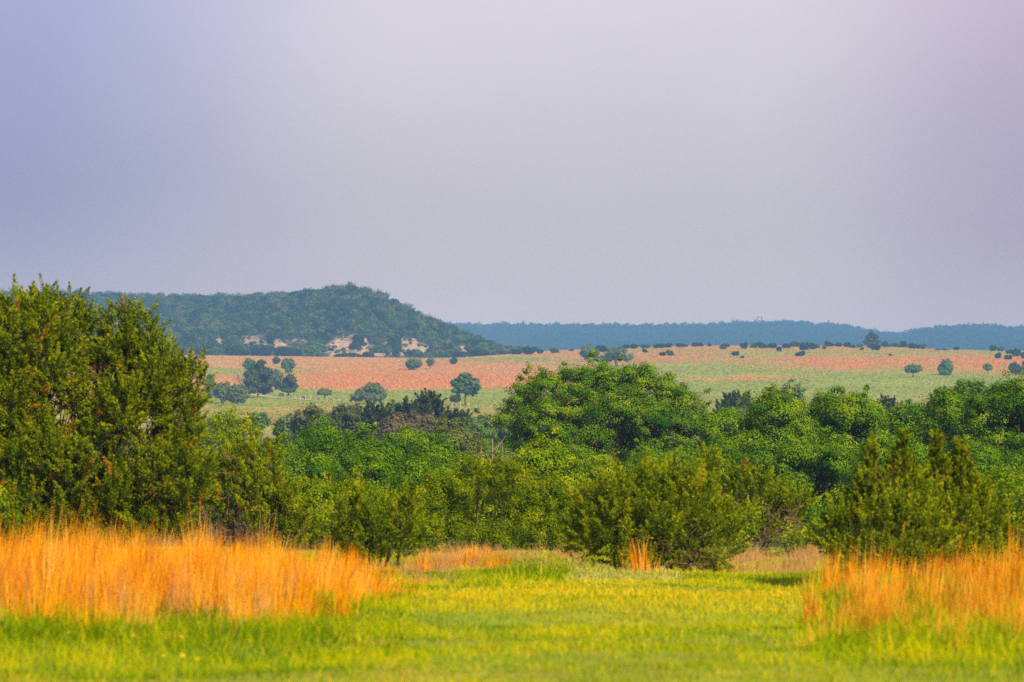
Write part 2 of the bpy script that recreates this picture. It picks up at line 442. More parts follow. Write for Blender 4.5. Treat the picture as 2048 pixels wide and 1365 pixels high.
def ground_col(x, y, z):
    c = np.empty((len(x), 3)); c[:] = (.16, .17, .035)
    n = wob(x, y, 6, 21); n2 = wob(x, y, 1.7, 22)
    near = y < 400
    g = np.clip(.5 + .5 * n + .25 * n2, 0, 1)[:, None]
    cn = np.array([.18, .27, .004]) * g + np.array([.27, .27, .012]) * (1 - g)
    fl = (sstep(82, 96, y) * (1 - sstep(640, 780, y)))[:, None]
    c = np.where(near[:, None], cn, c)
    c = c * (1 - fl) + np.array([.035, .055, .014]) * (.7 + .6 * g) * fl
    far = y > 800
    O, G = field_weights(x, np.maximum(y, 700.0))
    cf = tan_at(CX + x / np.maximum(y, 60.) * F, y) * (1 - O - G).clip(0, 1)[:, None] + ORANGE * O[:, None] + GREEN * G[:, None]
    b = sstep(700, 900, y)[:, None]
    c = c * (1 - b) + cf * b
    b2 = (sstep(2500, 3000, y) * sstep(1000, 1100, CX + x / np.maximum(y, 60) * F))[:, None]
    return c * (1 - b2) + np.array([.10, .13, .04]) * b2

rows = np.concatenate([np.linspace(-35, 16, 18), np.arange(18, 95, .8), np.geomspace(96, 900, 90), np.arange(906, 2400, 6.), np.geomspace(2410, 12200, 60)])
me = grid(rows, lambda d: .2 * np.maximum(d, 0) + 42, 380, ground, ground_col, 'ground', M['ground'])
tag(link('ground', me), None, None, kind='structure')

# ---------------------------------------------------------------- wooded hill
hill_row = hermite([-500, -200, 0, 100, 200, 300, 350, 450, 550, 620, 660, 690, 720, 760, 790, 830, 880, 950, 1000, 1050, 1090],
                   [604, 597, 594, 595, 598, 602, 603, 604, 600, 595, 590, 587, 591, 600, 614, 638, 657, 682, 698, 708, 711])
ridge_d = hermite([-500, 300, 560, 700, 900, 1090], [3500, 3350, 3050, 2900, 2760, 2640])
HF = 2375.0
def hill_z(x, d):
    px = np.clip(CX + x / d * F, -500, 1090)
    rd = ridge_d(px); zt = (CY - hill_row(px)) / F * rd
    zf = -(crest_row(px) - CY) / F * D1 - .5
    t = (d - HF) / (rd - HF)
    tt = np.clip(t, 0, 1)
    prof = .30 * tt + .70 * sstep(.05, 1.05, tt) / sstep(.05, 1.05, np.array(1.0))
    gul = wob(px, tt * 30, 70, 31, 3) * .05 * np.sin(np.clip(tt, 0, 1) * math.pi)
    z = zf + (zt - zf) * (prof + gul)
    back = np.clip(t - 1, 0, 3); z = z - back * 26
    return np.where(d < HF, zf - (HF - d) * .12, z)
SANDS = [(690, 694, 38, 17), (725, 688, 26, 10), (722, 706, 70, 9), (770, 678, 12, 8), (818, 690, 26, 13), (842, 699, 20, 8), (510, 681, 26, 10), (565, 688, 24, 8), (598, 684, 20, 5), (437, 686, 10, 12), (925, 698, 18, 6), (800, 708, 60, 4), (700, 672, 14, 6)]
def sand(px, row):
    n = wob(px, row * 2.2, 22, 41, 3)
    s = 0
    for (a, b, c, e) in SANDS:
        q = ((px - a) / c) ** 2 + ((row - b) / e) ** 2 + .75 * n
        s = np.maximum(s, 1 - sstep(.65, 1.25, q))
    return s
def hill_col(x, y, z):
    px = CX + x / y * F; row = CY - z / y * F
    s = sand(px, row)[:, None]
    n = (.5 + .5 * wob(px, row * 3, 14, 43))[:, None]
    soil = np.array([.03, .045, .015]) * n + np.array([.06, .06, .025]) * (1 - n)
    n2 = (.5 + .5 * wob(px, row * 4, 5, 44))[:, None]
    sc = (np.array([.56, .385, .195]) * n + np.array([.42, .30, .185]) * (1 - n)) * (.72 + .42 * n2)
    return soil * (1 - s) + sc * s
def hgrid(px0, px1, npx, ts, name):
    px = np.linspace(px0, px1, npx)
    rd = ridge_d(px); D = HF - 12 + ts[:, None] * (rd - HF + 12)[None]
    X = (px[None] - CX) / F * D; Z = hill_z(X, D)
    V = np.stack([X, D, Z], -1).reshape(-1, 3)
    i = (np.arange(len(ts) - 1)[:, None] * npx + np.arange(npx - 1)[None]).reshape(-1)
    Q = np.stack([i, i + 1, i + npx + 1, i + npx], -1)
    return quad_mesh(name, V, Q, M['hillground'], colp=hill_col(X.ravel(), D.ravel(), Z.ravel()), smooth=True)
tag(link('hill', hgrid(-500, 1085, 420, np.linspace(0, 1.6, 130), 'hill')), None, None, kind='structure')

def forest(X, Y, Z, R, H, K, L, W, rng, bias=0.):
    """one tree crown of K leaf clumps at every point"""
    n = len(X); idx = np.repeat(np.arange(n), K); m = len(idx)
    d = rdir(rng, m); d[:, 2] = np.abs(d[:, 2]) * rng.choice([1, 1, 1, -.6], m)
    rr = rng.uniform(.40, .96, (m, 1))
    S = np.stack([R, R, H * .5], -1)[idx]
    C = np.stack([X, Y, Z + H * .52], -1)[idx] + d * S * rr
    out = norm(d + rng.normal(size=(m, 3)) * .35)
    A = norm(np.cross(out, rdir(rng, m)))
    s = rng.uniform(.6, 1.3, m)
    V, Q = cards(C, A, out, L * s, W * s)
    tr = np.clip(rng.normal(.42, .25, n) + bias, 0, .85)
    tr = np.where(rng.random(n) < .035, 1.0, tr)
    rnd = np.clip(tr[idx] + rng.normal(0, .10, m), 0, 1)
    return V, Q, rnd

rng = np.random.default_rng(77)
n = 15000
px = rng.uniform(-480, 1075, n); t = rng.random(n) * 1.18
rd = ridge_d(px); d = HF + 6 + t * (rd - HF); X = (px - CX) / F * d; Z = hill_z(X, d); row = CY - Z / d * F
dens = np.where(t < .12, .35, 1.0)
up8 = 7. / d * F
sd_ = np.maximum(sand(px, row), np.maximum(sand(px, row - up8 * .45) - .08, sand(px, row - up8 * .85) - .33))
keep = (rng.random(n) < .46 * dens * np.where(px < 60, .7, 1)) & ((sd_ < .22) | (rng.random(n) < .28))
sd_ = sd_[keep]
X, d, Z, px, t = X[keep], d[keep], Z[keep], px[keep], t[keep]
R = np.clip(rng.gamma(6, .42, len(X)) + .7, 1.4, 4.6); H = R * rng.uniform(1.3, 1.9, len(X))
R = np.where(sd_ >= .22, R * .42, R); H = np.where(sd_ >= .22, H * .42, H)
big = (rng.random(len(X)) < .08) & (sd_ < .22); R[big] *= 1.2; H[big] *= 1.2
sh = np.where(px > 790, np.clip(1 - (px - 790) / 480, .5, 1), 1); R *= sh; H *= sh
Z = hill_z(X, d)
V, Q, r = forest(X, d, Z, R, H, 130, 1.15, .95, rng, .16 * wob(px, t * 120, 60, 46) + .10 * wob(px, t * 160, 22, 47) + .06 * sstep(550, 800, px))  # tree tone painted in: lit knobs, shaded gullies, a lighter lit flank
tag(link('forest', quad_mesh('forest', V, Q, M['forest'], rnd=r)), 'dense oak and juniper woodland covering the tall hill with the pale sandy bank', 'woodland', kind='stuff')

# far ridges
RIDGES = [
    ('far_ridge', [300, 880, 930, 1000, 1050, 1150, 1250, 1400, 1500, 1560, 1650, 1720, 1760, 1850, 1950], [655, 656, 657, 657, 658, 657, 658, 657, 653, 651, 656, 664, 672, 682, 690], 5600, 7000, 0, 'bluish woodland on the long level ridge beyond the pasture'),
    ('far_ridge', [1650, 1740, 1800, 1850, 1900, 1960, 2048, 2200, 2400], [690, 684, 676, 667, 662, 659, 663, 668, 664], 5400, 6600, 1, 'bluish woodland on the rounded ridge beyond the lone pine'),
    ('far_ridge', [1400, 1550, 1700, 1760, 1820, 1900, 2100, 2400], [680, 676, 672, 672, 670, 668, 670, 672], 9400, 10600, 2, 'faint blue woodland showing in the dip between the two far ridges'),
]
for nm, xs, ys, f0, f1, k, lab in RIDGES:
    h = hermite(xs, ys)
    def rz(x, y, h=h, f0=f0, f1=f1, k=k):
        p = CX + x / y * F; zt = (CY - h(p)) / F * f1; t = (y - f0) / (f1 - f0)
        z = -15.5 + (zt + 15.5) * sstep(-.05, 1.05, np.clip(t, 0, 1)) - np.clip(t - 1, 0, 2) * 20
        return z + 2.0 * wob(x, y, 260, 60 + k) * np.clip(t, 0, 1) * np.clip(1.2 - t, 0, 1)
    p0, p1 = xs[0], xs[-1]
    px = np.linspace(p0, p1, 240); D = np.linspace(f0, f1 + 500, 60)[:, None]
    X = (px[None] - CX) / F * D; Dm = np.repeat(D, 240, 1); Z = rz(X, Dm)
    i = (np.arange(59)[:, None] * 240 + np.arange(239)[None]).reshape(-1)
    me = quad_mesh(nm, np.stack([X, Dm, Z], -1).reshape(-1, 3), np.stack([i, i + 1, i + 241, i + 240], -1), M['hillground'], colp=np.tile([.03, .045, .02], (X.size, 1)), smooth=True)
    tag(link(nm, me), None, None, kind='structure')
    rng = np.random.default_rng(90 + k); n = (9000, 5500, 3000)[k]
    pp = rng.uniform(p0, p1, n); dd = f0 + rng.random(n) ** .8 * (f1 - f0 + 120); X = (pp - CX) / F * dd; Z = rz(X, dd)
    R = rng.gamma(8, .42, n) + 1; H = R * rng.uniform(1.2, 2.0, n)
    V, Q, r = forest(X, dd, Z, R, H, 26, 3.4, 2.7, rng, .05)
    tag(link('ridge_forest', quad_mesh('ridge_forest', V, Q, M['ridge'], rnd=r)), lab, 'woodland', kind='stuff')

# ---------------------------------------------------------------- pasture tufts
rng = np.random.default_rng(5)
n = 470000
d = np.sqrt(rng.uniform(900 ** 2, 2352 ** 2, n)); px = np.where(rng.random(n) < .86, rng.uniform(330, 2150, n), rng.uniform(-250, 2600, n)); x = (px - CX) / F * d
O, G = field_weights(x, d)
u = rng.random(n)
cls = np.where(u < O * .52, 0, np.where(u < O * .52 + G, 1, 2))
keep = ~((cls == 1) & (rng.random(n) < .45))
x, d, cls = x[keep], d[keep], cls[keep]; n = len(x)
h = np.choose(cls, [rng.uniform(.28, .62, n), rng.uniform(.10, .28, n), rng.uniform(.18, .45, n)])
w = np.choose(cls, [rng.uniform(.3, .8, n), rng.uniform(.5, 1.4, n), rng.uniform(.3, .9, n)])
c = np.where((cls == 2)[:, None], tan_at(px[keep], d), np.stack([ORANGE, GREEN, TAN])[cls]) * rng.uniform(.80, 1.2, (n, 1)) * (1 + rng.normal(0, .05, (n, 3)))
c = np.where((cls == 1)[:, None] & (rng.random((n, 1)) < .10), np.array([.07, .14, .03]), c)
z = ground(x, d); a = rng.uniform(-.9, .9, n)
S = np.stack([np.cos(a), np.sin(a), np.zeros(n)], -1) * w[:, None] * .5; B = np.stack([x, d, z - .05], -1)
U = np.stack([rng.normal(0, .12, n) * h, rng.normal(0, .12, n) * h, h], -1)
V = np.stack([B - S * .6, B + S * .6, B + S + U, B - S + U * .8], 1).reshape(-1, 3)
tag(link('pasture_grass', quad_mesh('pasture_grass', V, np.arange(4 * n).reshape(n, 4), M['fieldgrass'], col=c.clip(.01, .9))),
    'rusty orange, tan and green grass covering the distant rising pasture', 'grass', kind='stuff')

# ---------------------------------------------------------------- FRONT ROW: junipers and shrubs at the meadow edge
JP = dict(sp=.175, tl=.29, tr=.088, nl=80, L=.052, W=.021, r0=.06, fr=.20, rt=.008, spread=.35, zmin=.1)
LP = dict(sp=.21, rc=.165, nl=140, L=.046, W=.028, r0=.04, fr=.16, rt=.008, spread=.5, zmin=.05, flat=.95)
FR = 'shrubs and trees at the meadow edge'

build_tree('juniper_tree', 'largest dark juniper, broad many-lobed crown reaching the sky, behind the tall orange grass', 'tree', FR, 120, 72,
    [(55, 672, 100, 88, -.3), (150, 660, 62, 60, .4), (95, 628, 45, 48, 0), (-70, 700, 100, 105, .2), (10, 790, 95, 95, -.6), (110, 770, 78, 85, -.5), (252, 708, 82, 84, .1), (322, 772, 64, 80, -.3), (382, 764, 32, 60, .1), (364, 850, 50, 72, 0), (262, 830, 88, 80, -.5),
     (70, 900, 88, 80, -.7), (-50, 880, 110, 120, 0), (190, 950, 95, 90, -.6), (340, 950, 88, 92, -.4), (30, 1010, 120, 90, -.4), (150, 1040, 110, 75, -.3), (290, 1030, 100, 75, -.2), (368, 985, 38, 62, .1), (-110, 1000, 110, 110, 0), (175, 815, 60, 62, 1.2), (200, 730, 60, 60, .9)],
    'j', 1, 'juniper', dict(JP, r0=.11, brown=.03, under=.7, sp=.150, nl=80, tl=.30, rin=.55, cull=.70, pl=.27, pg=.50, shr=.20), 'bark', twigs=[(205, 770, 40, 40, 26, .55), (160, 880, 35, 40, 16, .5), (295, 900, 45, 45, 26, .5), (250, 960, 50, 40, 26, .5), (330, 1000, 40, 30, 26, .45)])
build_tree('juniper_tree', 'olive juniper with bare reddish lower twigs, tucked against the largest juniper', 'tree', FR, 490, 80,
    [(470, 935, 54, 46), (430, 980, 46, 60), (530, 950, 52, 62), (490, 1000, 75, 70, -.3), (570, 1010, 48, 56), (560, 1070, 62, 48, -.2), (462, 908, 22, 30, -.3), (610, 1060, 30, 40)],
    'j', 2, 'juniper_olive', dict(JP, sp=.17, brown=.03, up=1.0, fr=.14, pl=.22, pg=.44), 'bark_red', twigs=[(455, 1030, 60, 55, 60, .5), (530, 1060, 55, 40, 50, .5), (480, 950, 50, 50, 20, .4), (400, 1060, 25, 40, 22, .4)])
build_tree('leafy_shrub', 'bright green leafy shrub with wispy upright tips rising beside the largest juniper', 'shrub', FR, 455, 87,
    [(445, 872, 36, 34), (484, 880, 32, 32), (418, 885, 28, 38), (465, 838, 11, 26), (492, 850, 10, 20), (436, 848, 10, 22), (510, 872, 12, 20), (465, 920, 62, 50)],
    'l', 3, 'leafy_near', dict(LP, sp=.26, nl=42))
build_tree('leafy_shrub', 'yellow-green leafy shrub between the twiggy olive juniper and the low dark juniper', 'shrub', FR, 670, 86,
    [(630, 1010, 48, 38), (690, 1005, 50, 36), (740, 1015, 40, 36), (600, 1040, 42, 50), (660, 1060, 80, 56), (745, 1055, 55, 50), (700, 978, 16, 18), (650, 978, 14, 16)],
    'l', 4, 'leafy_near', dict(LP, nl=170, L=.042, W=.025))
build_tree('juniper_shrub', 'low dark green feathery juniper shrub by the ragged end of the tall orange grass', 'shrub', FR, 755, 66,
    [(700, 1040, 40, 44), (660, 1070, 38, 44), (760, 1040, 44, 50), (808, 1060, 48, 58), (805, 1012, 20, 34), (740, 1090, 100, 40), (715, 1010, 18, 30)],
    'j', 5, 'juniper', dict(JP, up=1.2, brown=.006, tl=.34, pl=.2, pg=.36, fr=.1))
build_tree('leafy_shrub', 'olive-green leafy shrub with dense small leaves beside the dark shaded hollow', 'shrub', FR, 880, 83,
    [(850, 1010, 48, 48), (900, 1020, 46, 52), (880, 1070, 68, 46), (830, 1060, 40, 50), (905, 985, 28, 30), (860, 975, 22, 26)],
    'l', 6, 'leafy_olive', dict(LP, nl=190, L=.038, W=.023))
build_tree('juniper_tree', 'dark juniper with a shadowy open hollow, half hidden by leafy shrubs', 'tree', FR, 985, 88,
    [(955, 965, 42, 48), (1000, 970, 48, 46), (985, 1020, 48, 50, .5), (950, 1040, 40, 50, .6), (1020, 1040, 40, 50, .5)],
    'j', 7, 'juniper', dict(JP, sp=.20, brown=.02))
build_tree('leafy_shrub', 'tall rounded yellow-green leafy shrub beside the wide feathery juniper', 'shrub', FR, 1070, 82,
    [(1040, 980, 55, 46), (1090, 1000, 46, 50), (1060, 1050, 62, 56), (1110, 1060, 46, 52), (1000, 950, 36, 30), (1085, 1090, 70, 36), (1130, 1030, 32, 40)],
    'l', 8, 'leafy_olive', dict(LP, nl=190, L=.038, W=.023))
build_tree('leafy_shrub', 'small leafy bush low in the dark hollow behind the orange grass fringe', 'shrub', FR, 985, 79,
    [(960, 1085, 34, 30), (1005, 1092, 34, 26), (985, 1060, 20, 24)], 'l', 9, 'leafy_olive', dict(LP, nl=120))
build_tree('juniper_shrub', 'wide feathery olive juniper with the orange tussock standing at its foot', 'shrub', FR, 1310, 66,
    [(1215, 1030, 58, 55), (1290, 1000, 58, 50), (1365, 1010, 55, 50), (1420, 1065, 55, 50), (1260, 1060, 72, 56, -.3), (1340, 1070, 75, 56, -.3), (1195, 1085, 56, 46), (1400, 1105, 70, 36), (1278, 955, 13, 30), (1250, 972, 18, 26), (1345, 968, 22, 24), (1290, 1105, 80, 34)],
    'j', 10, 'juniper_olive', dict(JP, up=.6, tl=.34, sp=.155, brown=.015, W=.018, nl=80, pl=.22, pg=.35, fr=.08, shr=0.), 'bark', twigs=[(1330, 1100, 70, 30, 40, .4)])
build_tree('juniper_tree', 'pointed olive juniper with a twiggy grey side, behind the wide feathery juniper', 'tree', FR, 1490, 83,
    [(1415, 960, 40, 50), (1420, 925, 20, 26), (1470, 985, 50, 52), (1530, 1000, 48, 46), (1580, 1020, 46, 42), (1490, 1050, 72, 48), (1390, 1010, 40, 60), (1560, 1055, 48, 42, .3), (1600, 1010, 26, 24)],
    'j', 11, 'juniper_olive', dict(JP, up=1.1, tl=.34, sp=.165, brown=.012, pl=.20, pg=.40, fr=.12), 'bark', twigs=[(1545, 1065, 55, 45, 80, .5), (1460, 1030, 40, 30, 25, .45)])
build_tree('leafy_shrub', 'thin bright green sapling shrub in front of the twiggy pointed juniper', 'shrub', FR, 1490, 76,
    [(1480, 1090, 26, 34), (1500, 1050, 16, 28), (1465, 1110, 34, 24), (1510, 1020, 10, 18)], 'l', 12, 'leafy_near', dict(LP, nl=34, sp=.25))
build_tree('leafy_shrub', 'low bright green leafy bush above the pinkish dry grass', 'shrub', FR, 1585, 77,
    [(1570, 1090, 34, 24), (1610, 1095, 30, 26), (1590, 1075, 24, 20), (1560, 1120, 22, 18)], 'l', 13, 'leafy_near', dict(LP, nl=40))
build_tree('leafy_shrub', 'pale leafy shrub filling the gap beside the twin-spired junipers', 'shrub', FR, 1650, 80,
    [(1640, 1075, 34, 40), (1665, 1050, 26, 40), (1625, 1050, 14, 24)], 'l', 14, 'leafy_near', dict(LP, nl=40))
SP = dict(JP, up=1.0, tl=.27, tr=.075, sp=.125, L=.048, W=.019, brown=.008, nl=74, rs=.26, r0=.035, fr=.08)
build_tree('juniper_tree', 'twin-spired young juniper rising from the tall orange grass, darker at its skirt', 'tree', FR, 1775, 58,
    [(1741, 916, 8, 34, 0), (1744, 960, 17, 34, 0), (1748, 1012, 34, 36, 0), (1806, 900, 8, 34, .1), (1803, 945, 20, 36, .1), (1800, 1002, 38, 40, .1), (1730, 1060, 66, 50, -.2), (1690, 1085, 52, 44, 0), (1780, 1060, 70, 52, -.4), (1760, 1110, 110, 42, -.3), (1830, 1025, 40, 48, 0), (1725, 975, 16, 26, -.3), (1690, 1045, 34, 34, -.1), (1775, 1035, 48, 44, -.3), (1840, 1080, 60, 50, -.3)],
    'j', 15, 'juniper_olive', SP, 'bark_red')
build_tree('juniper_tree', 'twin-spired young juniper with a slanting bare stem showing, beside the leafy shrub', 'tree', FR, 1895, 59.5,
    [(1872, 898, 8, 34, 0), (1877, 944, 16, 32, 0), (1880, 1004, 34, 38, 0), (1921, 914, 8, 34, .1), (1923, 958, 20, 34, .1), (1930, 1012, 38, 42, .1), (1900, 1060, 64, 50, -.3), (1955, 1065, 50, 46, 0), (1880, 1112, 90, 40, -.3), (1950, 1115, 60, 36, -.1), (1848, 975, 12, 34, -.2), (1848, 1030, 40, 50, 0), (1965, 1015, 30, 40, .1), (1985, 1070, 36, 44, 0), (1905, 1035, 46, 40, -.3)],
    'j', 16, 'juniper_olive', SP, 'bark_red')
build_tree('leafy_shrub', 'pale yellow-green leafy shrub standing behind the slanting-stem juniper', 'shrub', FR, 2030, 70,
    [(2000, 985, 34, 38), (2040, 1000, 40, 44), (1965, 985, 26, 34), (2005, 960, 14, 22), (2070, 980, 40, 50), (2010, 1050, 56, 52), (2080, 1070, 60, 60), (2140, 1040, 60, 70), (1990, 1095, 50, 34)],
    'l', 17, 'leafy_near', dict(LP, nl=52))
build_tree('leafy_shrub', 'small yellow-green leafy shrub below the largest juniper, at the picture edge', 'shrub', FR, 0, 66,
    [(5, 1030, 36, 40), (-40, 1040, 50, 56), (22, 1065, 26, 34), (-10, 1000, 20, 22), (-90, 1060, 60, 60)], 'l', 18, 'leafy_near', dict(LP, nl=46))

# ---------------------------------------------------------------- MIDDLE WOODLAND
MP = dict(sp=.68, rc=.50, nl=290, L=.100, W=.064, r0=.11, fr=.10, rt=.03, zmin=.2, flat=.7)
WG = 'leafy trees of the creek woodland'
def mid(px0, px1, top, d, seed, label, mat='leafy_mid', n=7, drop=None, name='leafy_tree', prm=None, bot=None):
    top = top + 13
    rng = np.random.default_rng(seed)
    s = d / F; x = ((px0 + px1) / 2 - CX) * s
    base_row = CY - g1(x, d) / d * F
    b = bot if bot else base_row - .06 * (base_row - top)
    L, w = dome(px0, px1, top, min(b, top + (px1 - px0) * 1.7), int(n * 1.5), rng, sprig=9)
    pl = [tuple(l) for l in L]
    pl = [(a, bb, c, e, f * w * .35) for a, bb, c, e, f in pl]
    # a leafy skirt under the crown keeps the thicket closed down to the ground
    for _ in range(3):
        pl.append((rng.uniform(px0 + .2 * w, px1 - .2 * w), base_row - rng.uniform(.15, .32) * (base_row - top), w * rng.uniform(.22, .32), (base_row - top) * .2, rng.uniform(-.3, .1) * w * .35))
    q = dict(MP); sc = d / 190.0
    for k in ('sp', 'rc', 'L', 'W'): q[k] = MP[k] * max(.55, min(1.3, sc ** .8))
    if prm: q.update(prm)
    return build_tree(name, label, 'tree', WG, (px0 + px1) / 2, d, pl, 'l', seed, mat, q, dscale=1.0)

# the big oak
OK = dict(MP, sp=.66, rc=.52, nl=310, L=.098, W=.063, r0=.24, fr=.22, rt=.028, fork=.42, under=.35, zmin=1.0)
build_tree('oak_tree', 'largest spreading oak with a broad domed crown and reddish limbs showing, mid-valley', 'tree', WG, 1222, 232,
    [(1014, 837, 25.76, 25.76, .3), (1040, 871, 33.12, 36.8, 0), (1045, 799, 31.28, 33.12, .4), (1095, 774, 40.48, 38.64, .2), (1090, 839, 51.52, 46, -.8), (1160, 761, 46, 33.12, .3), (1205, 761, 38.64, 31.28, 0), (1150, 819, 55.2, 47.84, -1), (1120, 889, 64.4, 46, -1.2), (1230, 819, 55.2, 49.68, -.9),
     (1285, 779, 42.32, 36.8, .2), (1340, 781, 34.96, 34.96, 0), (1300, 839, 51.52, 49.68, -.6), (1372, 809, 33.12, 33.12, .3), (1365, 859, 46, 42.32, -.4), (1405, 834, 23.92, 27.6, .3), (1300, 899, 51.52, 27.6, -.2), (1180, 879, 46, 40.48, -1.4), (1395, 889, 40.48, 36.8, 0), (1255, 749, 12.88, 12.88, 0), (1292, 747, 12.88, 12.88, .1), (1235, 877, 55.2, 42.32, 1.6), (1160, 859, 55.2, 46, 1.6), (1325, 869, 55.2, 46, 1.4), (1240, 809, 64.4, 46, 1.8), (1090, 859, 46, 42.32, 1.2)],
    'l', 30, 'leafy_oak', OK, 'bark_red', depth=1.1)

mid(515, 600, 878, 205, 40, 'small rounded tree at the woodland edge just beyond the twiggy olive juniper')
mid(585, 692, 842, 214, 41, 'tall twin-topped leafy tree below the olive-brown hedge dome')
mid(672, 802, 864, 196, 42, 'round-topped leafy tree standing below the spiky dark hedge junipers', 'leafy_oak')
mid(770, 880, 856, 238, 43, 'dark-crowned leafy tree deep in the wood below the brownish hedge')
mid(855, 965, 846, 232, 44, 'pale feathery round-topped tree beside the dead snags', 'far_pale', prm=dict(L=.12, W=.07))
mid(822, 912, 878, 186, 45, 'bright domed leafy tree in the middle of the wood', 'leafy_oak')
mid(535, 690, 905, 168, 46, 'shadowed broad tree low behind the yellow-green shrub')
mid(670, 800, 912, 160, 47, 'low leafy tree showing a pale trunk beneath its crown')
mid(785, 905, 915, 148, 48, 'dark low thicket tree behind the olive-green leafy shrub')
mid(880, 1000, 905, 150, 49, 'leafy tree in front of the two dead snags', 'leafy_near', prm=dict(sp=.46, rc=.32, nl=190, L=.085, W=.055))
mid(1022, 1166, 872, 117, 50, 'yellow-lit leafy tree with slanting stems below the oak', 'leafy_near', prm=dict(sp=.42, rc=.30, nl=200, L=.07, W=.045, fr=.15))
mid(1140, 1268, 915, 128, 51, 'bright leafy thicket tree below the fork of the oak limbs', 'leafy_near', prm=dict(sp=.42, rc=.30, nl=200, L=.072, W=.046))
mid(1245, 1420, 893, 182, 52, 'rounded dense tree below the oak on its sunny side', 'leafy_mid', n=8)
mid(930, 1070, 935, 112, 53, 'low bright sapling thicket behind the dark juniper hollow', 'leafy_near', prm=dict(sp=.42, rc=.30, nl=190, L=.07, W=.045))
mid(1395, 1500, 812, 224, 54, 'leafy tree adjoining the oak, below the dark hedge juniper', 'leafy_oak')
mid(1478, 1632, 776, 202, 55, 'tall leafy tree with ragged twin tops beside the open green pasture', 'leafy_oak', n=9)
mid(1618, 1700, 790, 212, 56, 'narrow dark leafy tree between two taller ragged trees')
mid(1640, 1775, 772, 206, 57, 'tall leafy tree with a loose sprig at its shoulder, above the twin spires', 'leafy_oak', n=9)
mid(1760, 1870, 804, 216, 58, 'flat-topped leafy tree in the saddle of the treeline')
mid(1845, 1960, 778, 196, 59, 'leafy tree leaning against the big shady tree', 'leafy_mid')
mid(1900, 2150, 752, 184, 60, 'big shady tree with the widest dark crown at the end of the treeline', 'leafy_mid', n=10)
mid(1395, 1560, 868, 172, 61, 'low tree under the treeline behind the pointed olive juniper')
mid(1540, 1720, 872, 166, 62, 'dark lower tree in the shade behind the twin-spired junipers')
mid(1700, 1880, 868, 160, 63, 'deep green lower tree framed by the juniper spires', n=8)
mid(1860, 2080, 880, 158, 64, 'shaded low tree beneath the big shady tree')
mid(300, 520, 905, 200, 65, 'valley tree glimpsed behind the largest juniper')
mid(60, 260, 930, 210, 66, 'valley tree glimpsed through holes in the largest juniper crown')
mid(-260, 60, 915, 205, 67, 'valley tree hidden behind the far side of the largest juniper')
mid(1990, 2300, 850, 175, 68, 'low tree beyond the pale yellow-green shrub')
mid(2130, 2330, 790, 190, 73, 'leafy tree past the picture border beyond the big shady tree')
mid(2280, 2480, 820, 200, 74, 'outlying leafy tree past the picture border')
mid(-420, -200, 880, 215, 75, 'outlying valley tree past the largest juniper')
mid(1090, 1250, 905, 200, 69, 'dark understory tree below the oak crown')

mid(980, 1095, 878, 300, 70, 'blue-green tree behind the dead snags, beside the oak')
mid(1180, 1345, 906, 250, 71, 'dark understory thicket under the reddish limbs of the oak')
mid(900, 1010, 872, 290, 72, 'tree behind the dead snags below the rounded hedge tree')

# two dead snags
for px, top, lab in ((982, 878, 'taller pale dead snag rising from the wood'), (1002, 892, 'shorter pale dead snag rising from the wood')):
    rng = np.random.default_rng(px); dd = 152; s = dd / F; x = (px - CX) * s; zb = g1(x, dd); H = -(top - CY) * s - zb
    T = Tubes(); T.branch((0, 0, -.3), (.05, 0, H), .09, .03, rng, 7, .015)
    for k in range(9):
        z = H * rng.uniform(.55, .97); T.branch((.03, 0, z), (rng.normal() * .5, rng.normal() * .3, z + rng.uniform(.1, .6)), .03, .008, rng, 4, .08)
    tag(link('dead_snag', T.mesh('dead_snag', M['dead']), None, (x, dd, zb)), lab, 'dead tree', 'dead snags in the wood')

# ---------------------------------------------------------------- HEDGE at the valley floor, ~600 m
HP = dict(sp=1.15, rc=.8, nl=90, L=.36, W=.25, r0=.2, fr=.06, rt=.05, zmin=.3, flat=.85)
HJ = dict(sp=.85, tl=1.5, tr=.42, nl=46, L=.50, W=.24, r0=.2, fr=.05, rt=.05, zmin=.2, up=1.3, brown=0)
HG = 'trees of the valley-floor hedge'
def hedge(px0, px1, top, bot, d, seed, label, mat, kind='l', n=6, name='hedge_tree'):
    rng = np.random.default_rng(seed)
    L, w = dome(px0, px1, top + (8 if kind == 'j' else 0), bot, n, rng)
    pl = [(a, b, c, e, f * w * .35) for a, b, c, e, f in L]
    build_tree(name, label, 'tree', HG, (px0 + px1) / 2, d, pl, kind, seed, mat, HP if kind == 'l' else HJ, dscale=1.0)
hedge(497, 536, 830, 872, 640, 100, 'small round grey-green tree standing apart from the hedge', 'far_green', n=5)
hedge(548, 615, 836, 890, 610, 101, 'dark green bushy tree at the end of the hedge', 'far_green')
hedge(582, 668, 816, 900, 600, 102, 'broad olive hedge tree, the domed one nearer the end', 'hedge_olive', n=8)
hedge(640, 748, 814, 900, 605, 103, 'broadest olive-brown domed hedge tree', 'hedge_olive', n=9)
hedge(726, 775, 816, 880, 590, 104, 'dark juniper beside the olive-brown dome', 'hedge_juniper', 'j')
hedge(762, 806, 812, 870, 612, 105, 'green bushy hedge tree between dark junipers', 'far_green')
hedge(788, 852, 806, 870, 600, 106, 'wide dark spiky juniper in the hedge', 'hedge_juniper', 'j', 8)
hedge(832, 884, 796, 860, 604, 107, 'tallest spiky dark juniper in the hedge', 'hedge_juniper', 'j', 8)
hedge(750, 830, 836, 890, 560, 108, 'low brownish budding thicket tree in front of the hedge', 'hedge_brown')
hedge(815, 892, 832, 890, 565, 109, 'low purplish-brown thicket tree below the tallest spiky juniper', 'hedge_brown')
